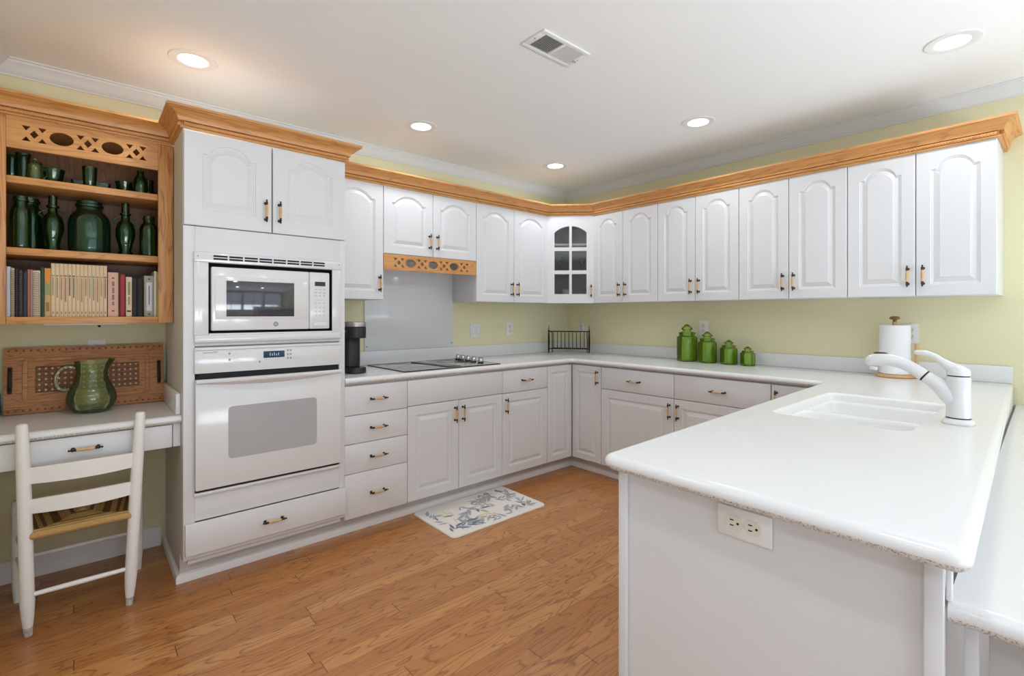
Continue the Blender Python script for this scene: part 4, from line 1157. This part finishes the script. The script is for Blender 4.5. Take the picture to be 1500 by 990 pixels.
# ------------------------------------------------------------------ outlets
def wallplate(label, loc, rz, w, h, kind, horizontal=False):
    t = thing('wall_outlet', label, 'outlet', loc, rz)
    part('cover_plate', MB().box(-w / 2, w / 2, -0.007, -0.0006, -h / 2, h / 2, 0.003), 'plate', t)
    if kind == 'duplex':
        for s in (-1, 1):
            c = (s * 0.0195, 0) if horizontal else (0, s * 0.0195)
            P = []
            for q in range(32):
                a = 2 * PI * q / 32; xx, zz = 0.0172 * math.cos(a), 0.0172 * math.sin(a)
                if horizontal: zz = max(-0.0145, min(0.0145, zz)); 
                else: xx = max(-0.0145, min(0.0145, xx))
                if horizontal: P.append((c[0] + zz * 0 + max(-0.0172, min(0.0172, xx)), c[1] + zz))
                else: P.append((c[0] + xx, c[1] + zz))
            b = bmesh.new(); b.faces.new([b.verts.new((x, -0.0072, z)) for x, z in P]); r = bmesh.ops.extrude_face_region(b, geom=b.faces[:])
            for e in r['geom']:
                if isinstance(e, bmesh.types.BMVert): e.co.y = -0.0092
            rc = part('receptacle', MB().bm(b), 'outlet', t)
            mb = MB()
            if horizontal:
                for dz in (-0.0058, 0.0058): mb.box(c[0] - 0.0085, c[0] - 0.0005, -0.0098, -0.0091, c[1] + dz - 0.0012, c[1] + dz + 0.0012)
                mb.lathe([(0, 0), (0.0026, 0), (0.0026, 0.0007), (0, 0.0007)], 12, T=Matrix.Translation((c[0] + 0.0085, -0.0091, c[1])) @ Matrix.Rotation(R(90), 4, 'X'))
            else:
                for dx in (-0.0058, 0.0058): mb.box(c[0] + dx - 0.0012, c[0] + dx + 0.0012, -0.0098, -0.0091, c[1] - 0.001, c[1] + 0.007)
                mb.lathe([(0, 0), (0.0026, 0), (0.0026, 0.0007), (0, 0.0007)], 12, T=Matrix.Translation((c[0], -0.0091, c[1] - 0.0085)) @ Matrix.Rotation(R(90), 4, 'X'))
            part('socket_slots', mb, 'slotblack', rc)
    else:
        for s in ((-0.023, 0.023) if kind == 'double' else (0.0,)):
            sp = part('switch_frame', MB().box(s - 0.017, s + 0.017, -0.009, -0.0072, -0.033, 0.033, 0.001), 'outlet', t)
            part('rocker', MB().box(s - 0.012, s + 0.012, -0.012, -0.0092, -0.025, 0.025, 0.0015), 'plate', sp)
    return t
wallplate('double outlet plate lying sideways on the peninsula end panel', (-2.5885, -2.871, 0.826), R(-90), 0.115, 0.066, 'duplex', True)
wallplate('wide double switch plate on the yellow wall right of the cooktop', (-1.155, 0, 1.139), 0, 0.108, 0.116, 'double')
wallplate('narrow outlet plate on the yellow wall left of the black rack', (-0.767, 0, 1.146), 0, 0.072, 0.116, 'duplex')
wallplate('outlet plate on the right wall just behind the black rack', (0, -0.198, 1.143), R(-90), 0.072, 0.116, 'duplex')
wallplate('outlet plate on the right wall between the two tallest green canisters', (0, -1.443, 1.167), R(-90), 0.072, 0.116, 'duplex')
wallplate('outlet plate on the right wall behind the paper towels', (0, -2.72, 1.165), R(-90), 0.072, 0.116, 'duplex')
wallplate('small white plate on the wall above the carved tray', (-3.605, 0, 1.090), 0, 0.072, 0.116, 'duplex')

# ------------------------------------------------------------------ cooktop
t = thing('cooktop', 'flat black glass cooktop painted grey as reflection with centre vent set in the worktop', 'cooktop', (-1.763, -0.335, 0.9145))
cw, cdp = 0.385, 0.262
part('glass_top', MB().box(-cw, cw, -cdp, cdp, 0.0, 0.006, 0.002), 'cooktop', t)
mb = MB(); e = 0.004
for a in ((-cw - e, cw + e, -cdp - e, -cdp - 0.0002), (-cw - e, cw + e, cdp + 0.0002, cdp + e), (-cw - e, -cw - 0.0002, -cdp, cdp), (cw + 0.0002, cw + e, -cdp, cdp)): mb.box(a[0], a[1], a[2], a[3], 0, 0.0065)
part('edge_trim', mb, 'blackgloss', t)
part('vent_grille', MB().box(-0.062, 0.062, -0.235, 0.235, 0.0062, 0.0105, 0.002), 'blackgloss', t)
mb = MB().box(-0.034, 0.040, -0.205, 0.19, 0.0107, 0.0125, 0.001)
part('vent_cover', mb, 'steel', t)
mb = MB()
for cx, cy2, r in ((-0.225, 0.12, 0.09), (-0.225, -0.13, 0.075), (0.19, 0.13, 0.08), (0.19, -0.12, 0.09)):
    mb.tube([(cx + r * math.cos(2 * PI * q / 48), cy2 + r * math.sin(2 * PI * q / 48), 0.0062) for q in range(48)], 0.0009, 4, closed=True)
part('burner_rings', mb, 'greyprint', t)
for q in range(5):
    kx, ky = 0.315 - 0.0075 * q, 0.165 - 0.078 * q - (0.018 if q == 4 else 0)
    kb = part('control_knob', MB().lathe([(0, 0.0), (0.019, 0.0), (0.02, 0.003), (0.017, 0.006), (0.0175, 0.008), (0, 0.008)], 24), 'blackgloss', t, (kx, ky, 0.0062)); kb.scale = (1.2, 1.2, 1.25)
    part('knob_grip', MB().lathe([(0, 0.0085), (0.017, 0.0085), (0.0175, 0.012), (0.016, 0.027), (0.015, 0.029), (0, 0.029)], 20).box(-0.004, 0.004, -0.019, 0.019, 0.0285, 0.036, 0.002), 'chrome', kb)

# ------------------------------------------------------------------ coffee maker
t = thing('coffee_maker', 'slim black single-cup coffee maker with silver top beside the oven tower', 'coffee maker', (-2.390, -0.335, 0.9146))
def rbox(x0, x1, y0, y1, z0, z1, r): 
    P = rrect(x0, x1, y0, y1, r, 6); mb = MB(); n = len(P); rr = []
    for d, z in ((0.003, z0), (0.0, z0 + 0.003), (0, z1 - 0.004), (0.0012, z1 - 0.0012), (0.004, z1)): rr.append([(x, y, z) for x, y in (offset_poly(P, [d] * n) if d else P)])
    vs = [v for r2 in rr for v in r2]
    return mb.add(vs, [(k * n + i, k * n + (i + 1) % n, (k + 1) * n + (i + 1) % n, (k + 1) * n + i) for k in range(4) for i in range(n)] + [tuple(range(n)), tuple(4 * n + i for i in range(n))])
part('drip_base', rbox(-0.058, 0.058, -0.145, 0.14, 0.0, 0.036, 0.05), 'black', t)
part('water_column', rbox(-0.055, 0.055, -0.060, 0.138, 0.0362, 0.216, 0.045), 'black', t)
hd = part('brew_head', rbox(-0.058, 0.058, -0.145, 0.14, 0.2162, 0.285, 0.05), 'black', t)
part('silver_lid', rbox(-0.058, 0.058, -0.145, 0.14, 0.2855, 0.316, 0.05), 'steel', t)
mk = MB().bm(text_bm('KEURIG', 0.0155, 0.0003), 0, Matrix.Translation((-0.0583, -0.055, 0.256)) @ Matrix.Rotation(R(-90), 4, 'Z') @ FACE_Y)
part('lettering', mk, 'greyprint', hd)
part('drip_grate', MB().lathe([(0, 0.0364), (0.036, 0.0364), (0.036, 0.0375), (0, 0.0375)], 24, (0, -0.098, 0)), 'blackgloss', t)

# ------------------------------------------------------------------ black wire rack in the corner
t = thing('wire_rack', 'small black iron rack with upright bars standing in the worktop corner', 'rack', (-0.263, -0.264, 0.9145), R(-53))
Lr = 0.187
for s in (-1, 1):
    pst = part('post', MB().lathe([(0, 0), (0.0035, 0), (0.006, 0.012), (0.0085, 0.05), (0.0095, 0.11), (0.008, 0.165), (0.006, 0.198), (0.0075, 0.202), (0.0075, 0.212), (0.0042, 0.216), (0.003, 0.240), (0.0012, 0.262), (0, 0.263)], 12, (s * Lr, 0, 0)), 'iron', t)
    part('back_leg', MB().tube([(s * (Lr - 0.022), 0.085, 0), (s * (Lr - 0.022), 0.085, 0.125), (s * (Lr - 0.022), 0.07, 0.19), (s * (Lr - 0.01), 0.008, 0.203)], 0.0045, 8), 'iron', t)
    part('side_bar', MB().tube([(s * (Lr - 0.002), 0.004, 0.04), (s * (Lr - 0.02), 0.085, 0.04)], 0.003, 8), 'iron', t)
part('top_rail', MB().box(-Lr + 0.006, Lr - 0.006, -0.006, 0.006, 0.198, 0.208, 0.003), 'iron', t)
part('bottom_rail', MB().box(-Lr + 0.006, Lr - 0.006, -0.005, 0.005, 0.038, 0.046, 0.002).box(-Lr + 0.022, Lr - 0.022, 0.08, 0.088, 0.038, 0.046, 0.002), 'iron', t)
for q in range(9): part('upright_bar', MB().tube([(-Lr + 0.045 + q * 0.0355, 0, 0.045), (-Lr + 0.045 + q * 0.0355, 0, 0.2)], [0.0036, 0.0028], 8), 'iron', t)

# ------------------------------------------------------------------ green canisters
CAN = [(-1.372, 0.164, 0.288, 'tallest of the four bright green glass canisters'), (-1.537, 0.144, 0.234, 'second tallest bright green glass canister, right beside the tallest one'),
       (-1.699, 0.126, 0.178, 'third bright green glass canister, left of the smallest'), (-1.834, 0.104, 0.136, 'smallest bright green glass canister at the right end of the set')]
for y, w, h, lb in CAN:
    t = thing('glass_canister', lb, 'canister', (-0.128, y, 0.9146), R(-35), 'green canister set')
    r = w / 2 * 0.81; hb = h * 0.66
    pr = [(0, 0), (r * 0.86, 0), (r * 0.95, 0.004), (r * 0.97, 0.012), (r * 0.97, hb - 0.009), (r * 0.93, hb - 0.002), (r * 0.80, hb + 0.003), (r * 0.74, hb + 0.006), (r * 0.74, hb + h * 0.075), (r * 0.80, hb + h * 0.08), (r * 0.80, hb + h * 0.105), (r * 0.76, hb + h * 0.11)]
    part('jar_body', MB().lathe(lathe_glass(pr, 0.004, 0.006), 40, p=4.6), 'green', t, sharp=50)
    zl = hb + h * 0.112; hl = h - zl
    lp = [(0, zl - 0.016), (r * 0.50, zl - 0.014), (r * 0.54, zl), (r * 0.46, zl + hl * 0.10), (r * 0.44, zl + hl * 0.26), (r * 0.62, zl + hl * 0.34), (r * 0.64, zl + hl * 0.46), (r * 0.40, zl + hl * 0.72), (r * 0.20, zl + hl * 0.94), (0, h)]
    lp[0] = (0, zl + 0.0004); lp[1] = (r * 0.70, zl + 0.0004); lp[2] = (r * 0.70, zl + hl * 0.06)
    part('lid', MB().lathe(lp, 28), 'green', t, sharp=60)

# ------------------------------------------------------------------ paper towels
t = thing('paper_towel_holder', 'wooden upright paper towel holder with round base and knob behind the faucet', 'holder', (-0.118, -2.665, 0.9146))
part('base', MB().lathe([(0, 0), (0.086, 0), (0.092, 0.004), (0.092, 0.012), (0.086, 0.018), (0, 0.018)], 40), 'maple', t)
part('post', MB().lathe([(0, 0.0185), (0.012, 0.0185), (0.012, 0.318), (0, 0.318)], 16), 'maple', t)
part('finial', MB().lathe([(0, 0.3185), (0.011, 0.3185), (0.009, 0.326), (0.011, 0.331), (0.024, 0.336), (0.026, 0.343), (0.018, 0.350), (0, 0.352)], 24), 'walnut', t)
part('side_rod', MB().lathe([(0, 0.0185), (0.009, 0.0185), (0.009, 0.19), (0.007, 0.194), (0, 0.194)], 16, (0.004, -0.098, 0)).box(-0.02, 0.026, -0.104, -0.08, 0.0, 0.018, 0.003), 'maple', t)
mb = MB().lathe([(0.021, 0), (0.071, 0), (0.073, 0.003), (0.073, 0.277), (0.071, 0.28), (0.021, 0.28), (0.021, 0.0)], 48)
solo('paper_towel_roll', mb, 'paper', 'white paper towel roll on the wooden holder', 'paper towels', (-0.118, -2.665, 0.9342))

# ------------------------------------------------------------------ faucet
t = thing('faucet', 'white single-lever pull-out kitchen faucet beside the sink', 'faucet', (-1.463, -3.088, 0.9145))
# local +x runs along world +y toward the sink
t.rotation_euler = (0, 0, R(90))
part('escutcheon', MB().lathe([(0, 0), (0.044, 0), (0.045, 0.005), (0.040, 0.013), (0.034, 0.017), (0, 0.017)], 36, p=2.6, sx=0.95, sy=1.15), 'enamel', t)
part('base_ring', MB().lathe([(0, 0.0172), (0.0325, 0.0172), (0.0325, 0.021), (0, 0.021)], 32), 'bronze', t)
bd = MB().lathe([(0, 0.0212), (0.0335, 0.0212), (0.0325, 0.06), (0.031, 0.11), (0.0315, 0.150), (0.030, 0.156), (0, 0.156)], 32)
bd.tube(*smooth([(0.004, 0, 0.070), (0.020, 0, 0.090), (0.045, 0, 0.116), (0.066, 0, 0.134), (0.085, 0, 0.148)], [0.030, 0.030, 0.026, 0.0225, 0.0205]), 20)
part('body', bd, 'enamel', t, sharp=50)
part('seam_ring', MB().tube([(0.0855, 0, 0.1484), (0.089, 0, 0.151)], 0.0207, 20), 'bronze', t)
sp = MB().tube(*smooth([(0.0895, 0, 0.1514), (0.115, 0, 0.170), (0.150, 0, 0.189), (0.185, 0, 0.198), (0.215, 0, 0.198), (0.238, 0, 0.192), (0.250, 0, 0.186), (0.256, 0, 0.183)], [0.0205, 0.020, 0.0205, 0.022, 0.0235, 0.022, 0.0165, 0.008]), 20)
so = part('spray_head', sp, 'enamel', t, sharp=60)
part('spray_button', MB().sphere((0.212, 0, 0.2215), 0.016, 0, 16, 1.4, 0.6, 0.22), 'bronze', so)
part('spray_nozzle', MB().lathe([(0, 0), (0.013, 0), (0.014, -0.008), (0.012, -0.013), (0, -0.013)], 20, T=Matrix.Translation((0.232, 0, 0.173)) @ Matrix.Rotation(R(-12), 4, 'Y')), 'enamel', so)
part('collar_ring', MB().lathe([(0, 0.1562), (0.029, 0.1562), (0.029, 0.160), (0, 0.160)], 28), 'bronze', t)
lv = MB().lathe([(0, 0.1602), (0.0305, 0.1602), (0.031, 0.170), (0.027, 0.182), (0.015, 0.190), (0, 0.192)], 28)
lv.tube(*smooth([(-0.004, 0, 0.174), (0.022, 0, 0.188), (0.045, 0, 0.206), (0.062, 0, 0.220), (0.085, 0, 0.229), (0.108, 0, 0.230), (0.116, 0, 0.229)], [0.020, 0.0165, 0.011, 0.009, 0.0095, 0.008, 0.004]), 16)
part('lever', lv, 'enamel', t, sharp=60)
# ------------------------------------------------------------------ floor mat
t = thing('kitchen_mat', 'cream floor mat with blue grey leaf print in front of the cooktop cabinet', 'mat', (-1.705, -0.797, 0.0006))
hx, hy = 0.375, 0.232
P = rrect(-hx, hx, -hy, hy, 0.035, 6); n = len(P); rr = []
for d, z in ((0, 0.0), (0, 0.004), (0.004, 0.009), (0.014, 0.012)): rr.append([(x, y, z) for x, y in (offset_poly(P, [d] * n) if d else P)])
vs = [v for r2 in rr for v in r2]
mb = MB().add(vs, [(k2 * n + i, k2 * n + (i + 1) % n, (k2 + 1) * n + (i + 1) % n, (k2 + 1) * n + i) for k2 in range(3) for i in range(n)] + [tuple(range(n)), tuple(3 * n + i for i in range(n))])
rg = random.Random(3)
def leaf(cx, cy, a, L, wd, mi, z):
    ca, sa = math.cos(a), math.sin(a); pts = []
    for q in range(7): pts.append((L * q / 6, wd * math.sin(PI * (q / 6) ** 0.8)))
    for q in range(5, 0, -1): pts.append((L * q / 6, -wd * 0.75 * math.sin(PI * (q / 6) ** 0.8)))
    V = [(cx + x * ca - y * sa, cy + x * sa + y * ca, z) for x, y in pts]
    if all(abs(x) < hx - 0.014 and abs(y) < hy - 0.014 for x, y, _ in V): mb.add(V, [tuple(range(len(V)))], mi)
zz = 0.01215
for s in range(34):
    x, y = rg.uniform(-hx, hx), rg.uniform(-hy, hy); a = rg.uniform(0, 2 * PI)
    mi = rg.choice([1, 2, 2, 2, 3]); curve = rg.uniform(-0.4, 0.4)
    for q in range(rg.randint(3, 6)):
        zz += 0.000004
        for sd in (-1, 1):
            if rg.random() < 0.75: leaf(x, y, a + sd * rg.uniform(0.3, 0.8), rg.uniform(0.05, 0.10), rg.uniform(0.007, 0.015), mi if rg.random() < 0.7 else rg.choice([1, 2]), zz)
        x += 0.034 * math.cos(a); y += 0.034 * math.sin(a); a += curve * 0.5
part('mat_body', mb, ['matbase', 'matblue', 'matgrey', 'matochre'], t, recalc=False)

# ------------------------------------------------------------------ desk
DZ = 0.806
t = thing('desk', 'built-in white desk top with a shallow drawer under the oak bookcase', 'desk', (NX + 0.002, 0, 0))
dw_ = -3.3125 - (NX + 0.002)
PD = [(0.0, -0.602), (dw_, -0.602), (dw_, -0.001), (0.0, -0.001)]
mb = MB(); slab(mb, PD, [1, 0, 0, 0], DZ - 0.037, DZ); part('desktop', mb, ['counter', 'nose'], t, sharp=40)
part('backsplash', MB().box(0.0195, dw_ - 0.0195, -0.020, -0.001, DZ + 0.0005, DZ + 0.098, 0.003), 'counter', t)
for a, b in ((0.0, 0.019), (dw_ - 0.019, dw_)): part('side_splash', MB().box(a, b, -0.570, -0.001, DZ + 0.0005, DZ + 0.098, 0.003), 'counter', t)
part('apron', MB().box(0.001, 0.012, -0.56, -0.02, 0.660, DZ - 0.038).box(dw_ - 0.012, dw_ - 0.001, -0.56, -0.02, 0.660, DZ - 0.038).box(0.012, dw_ - 0.012, -0.56, -0.545, 0.672, DZ - 0.038).box(dw_ - 0.03, dw_ - 0.001, -0.574, -0.56, 0.660, DZ - 0.038), 'carcass', t)
add_drawer(t, 0.016, 0.561, 0.660, dw_ - 0.05, 0.105)

# carved tray leaning against the wall
t = thing('carved_tray', 'rustic carved wooden panel with two iron handles leaning behind the green pitcher', 'tray', (-3.632, -0.0785, DZ + 0.001))
t.rotation_euler = (R(-7.5), 0, 0)
w2, h2 = 0.304, 0.312
part('board', MB().box(-w2, w2, -0.012, 0.0, 0.0, h2, 0.002), 'rustic', t)
mb = MB(); bx, bz = 0.242, 0.075
fx, fz0, fz1 = 0.236, 0.062, 0.250
mb.box(-fx, fx, -0.019, -0.0122, fz0 - 0.012, fz0 + 0.004, 0.003); mb.box(-fx, fx, -0.019, -0.0122, fz1 - 0.004, fz1 + 0.012, 0.003)
mb.box(-fx - 0.006, -fx + 0.012, -0.019, -0.0122, fz0, fz1, 0.003); mb.box(fx - 0.012, fx + 0.006, -0.019, -0.0122, fz0, fz1, 0.003)
part('raised_border', mb, 'rustic', t)
part('inner_panel', MB().box(-0.198, 0.198, -0.0155, -0.0122, 0.094, 0.220, 0.002), 'rusticdark', t)
mb = MB()
for q in range(17):
    for r in range(5): mb.sphere((-0.184 + q * 0.023, -0.0157, 0.106 + r * 0.0255), 0.0055, 0, 10, 1, 0.5, 1)
part('stud_grid', mb, 'stud', t)
mb = MB()
for q in range(24):
    x = -0.288 + q * 0.025
    mb.sphere((x, -0.0118, 0.298), 0.0052, 0, 8, 1, 0.4, 1); mb.sphere((x, -0.0118, 0.016), 0.0052, 0, 8, 1, 0.4, 1)
part('border_pegs', mb, 'rusticdark', t)
mb = MB()
for sx in (-1, 1):
    for z in (0.03, 0.282):
        for q in range(6):
            a = 2 * PI * q / 6; mb.sphere((sx * 0.258 + 0.011 * math.cos(a), -0.0122, z + 0.011 * math.sin(a) * 0.9), 0.006, 0, 8, 1, 0.35, 1)
part('corner_rosettes', mb, 'rustic', t)
for sx in (-1, 1):
    part('handle', MB().box(sx * 0.283 - 0.008, sx * 0.283 + 0.008, -0.020, -0.0122, 0.098, 0.222, 0.004).tube([(sx * 0.283, -0.018, 0.112), (sx * 0.283, -0.036, 0.125), (sx * 0.283, -0.038, 0.16), (sx * 0.283, -0.036, 0.195), (sx * 0.283, -0.018, 0.208)], 0.005, 8), 'iron', t)

# green pitcher
t = thing('glass_pitcher', 'round green glass pitcher standing on the desk before the carved tray', 'pitcher', (-3.626, -0.203, DZ + 0.0006)); t.scale = (1.04, 1.04, 1.04)
pr = [(0, 0.002), (0.045, 0), (0.062, 0.004), (0.082, 0.022), (0.092, 0.052), (0.090, 0.082), (0.076, 0.118), (0.062, 0.150), (0.056, 0.180), (0.058, 0.210), (0.064, 0.236)]
mb = MB().lathe(lathe_glass(pr, 0.0032, 0.012), 40)
for v in mb.v:
    if v.z > 0.19 and v.x > 0.03: v.x += (v.z - 0.19) * 0.45 * (v.x / 0.06); v.z += (v.z - 0.19) * 0.12
part('body', mb, 'greensoft', t, sharp=60)
part('handle', MB().tube(smooth([(-0.060, 0, 0.205), (-0.082, 0, 0.214), (-0.106, 0, 0.204), (-0.122, 0, 0.176), (-0.124, 0, 0.142), (-0.112, 0, 0.118), (-0.095, 0, 0.108), (-0.079, 0, 0.112)]), 0.0098, 16), 'greensoft', t, sharp=60)

# ------------------------------------------------------------------ chair
t = thing('ladder_back_chair', 'white ladder-back chair with woven rush seat pushed under the desk', 'chair', (-3.655, -0.60, 0))
def leg_rear(s):
    xb, xt = (-0.167 if s < 0 else 0.150), (-0.182 if s < 0 else 0.186)
    pts, rd = [], []
    for z, r in ((0.0, 0.013), (0.03, 0.0145), (0.035, 0.0155), (0.075, 0.0195), (0.13, 0.0225), (0.30, 0.0225), (0.50, 0.0225), (0.66, 0.0215), (0.78, 0.0195), (0.838, 0.0178), (0.846, 0.0165), (0.849, 0.012)):
        q = z / 0.85; pts.append((xb + (xt - xb) * q, -0.0 - 0.045 * q ** 1.6, z)); rd.append(r)
    return pts, rd
for s in (-1, 1):
    pts, rd = leg_rear(s)
    lg = part('rear_post', MB().tube(pts[2:], rd[2:], 18), 'chairpaint', t, sharp=60)
    part('worn_foot', MB().tube(pts[:3], rd[:3], 18), 'scuff', lg)
    part('foot_glide', MB().lathe([(0, 0.0002), (0.0115, 0.0002), (0.0125, 0.004), (0, 0.004)], 14, (pts[0][0], pts[0][1], -0.0006 + 0.0006)), 'rubber', lg)
FXL, FXR, FY = -0.222, 0.205, 0.352
for x in (FXL, FXR):
    part('front_leg', MB().tube([(x, FY, 0.0), (x, FY, 0.07), (x, FY, 0.12), (x, FY, 0.40), (x, FY, 0.445), (x, FY, 0.45)], [0.013, 0.018, 0.020, 0.020, 0.019, 0.012], 16), 'chairpaint', t, sharp=60)
def xat(s, z):
    q = z / 0.85; xb, xt = (-0.167 if s < 0 else 0.150), (-0.182 if s < 0 else 0.186)
    return xb + (xt - xb) * q, -0.045 * q ** 1.6
for z0, z1 in ((0.490, 0.545), (0.610, 0.672)):
    NS = 16; rows = []
    for i in range(NS + 1):
        q = i / NS; row = []
        for z in (z0, z1):
            xl, yl = xat(-1, z); xr, yr = xat(1, z)
            x = xl + (xr - xl) * q; y = yl - 0.030 * math.sin(PI * q)
            zz2 = z + (0.006 * math.sin(PI * q) if z == z1 else -0.002 * math.sin(PI * q))
            row += [(x, y - 0.005, zz2), (x, y + 0.005, zz2)]
        rows.append([row[0], row[1], row[3], row[2]])
    vs = [v for r2 in rows for v in r2]
    fs = [(i * 4 + k2, i * 4 + (k2 + 1) % 4, (i + 1) * 4 + (k2 + 1) % 4, (i + 1) * 4 + k2) for i in range(NS) for k2 in range(4)] + [(0, 1, 2, 3), (NS * 4, NS * 4 + 1, NS * 4 + 2, NS * 4 + 3)]
    part('back_slat', MB().add(vs, fs), 'chairpaint', t)
def rung(a, b, r=0.0105): part('stretcher', MB().tube([a, [(a[i] + b[i]) / 2 for i in range(3)], b], [r * 0.85, r, r * 0.85], 12), 'chairpaint', t, sharp=60)
xl, yl = xat(-1, 0.155); xr, yr = xat(1, 0.155)
rung((xl, yl, 0.160), (xr, yr, 0.160)); rung((FXL, FY, 0.19), (FXR, FY, 0.19)); rung((FXL, FY, 0.30), (FXR, FY, 0.30))
for s, fx_ in ((-1, FXL), (1, FXR)):
    xx, yy = xat(s, 0.2); rung((xx, yy, 0.20), (fx_, FY, 0.20)); rung((xx, yy, 0.29), (fx_, FY, 0.29))
# rush seat: strands run parallel to the four rails and meet on the diagonals
xl, yl = xat(-1, 0.41); xr, yr = xat(1, 0.41)
C4 = [Vector((xl + 0.012, yl - 0.006, 0)), Vector((xr - 0.012, yr - 0.006, 0)), Vector((FXR - 0.008, FY + 0.012, 0)), Vector((FXL + 0.008, FY + 0.012, 0))]
ctr = sum(C4, Vector((0, 0, 0))) / 4; ctr.y -= 0.01
mb = MB(); NR = 26; vs, fs, mi = [], [], []
for r in range(NR * 2 + 1):
    q = r / (NR * 2) * 0.985
    z = 0.418 + (0.0028 if r % 2 else 0.0) - 0.014 * math.sin(PI * min(1, q)) - (0.022 * (1 - min(1, q / 0.07)) ** 2)
    for c in C4: p = c + (ctr - c) * q; vs.append((p.x, p.y, z))
    if r:
        for k2 in range(4):
            fs.append(((r - 1) * 4 + k2, (r - 1) * 4 + (k2 + 1) % 4, r * 4 + (k2 + 1) % 4, r * 4 + k2)); mi.append(1 if (k2 in (1, 3) and (r // 2) % 7 in (0, 1)) or ((r // 2) % 9 in (3, 4)) else 0)
fs.append(tuple(NR * 8 + k2 for k2 in range(4))); mi.append(0)
o0 = len(vs)
for c in C4: vs.append((c.x, c.y, 0.388))
for k2 in range(4): fs.append((k2, (k2 + 1) % 4, o0 + (k2 + 1) % 4, o0 + k2)); mi.append(0)
fs.append(tuple(o0 + k2 for k2 in range(4))); mi.append(0)
mb.add(vs, fs, mi)
for a, b in ((C4[0], C4[1]), (C4[1], C4[2]), (C4[2], C4[3]), (C4[3], C4[0])):
    N = 40; mb.tube([tuple(a + (b - a) * i / N + Vector((0, 0, 0.400))) for i in range(N + 1)], [0.0145 + (0.0012 if i % 2 else 0) for i in range(N + 1)], 10)
part('rush_seat', mb, ['rush', 'rushdark'], t, label='woven natural rush seat')
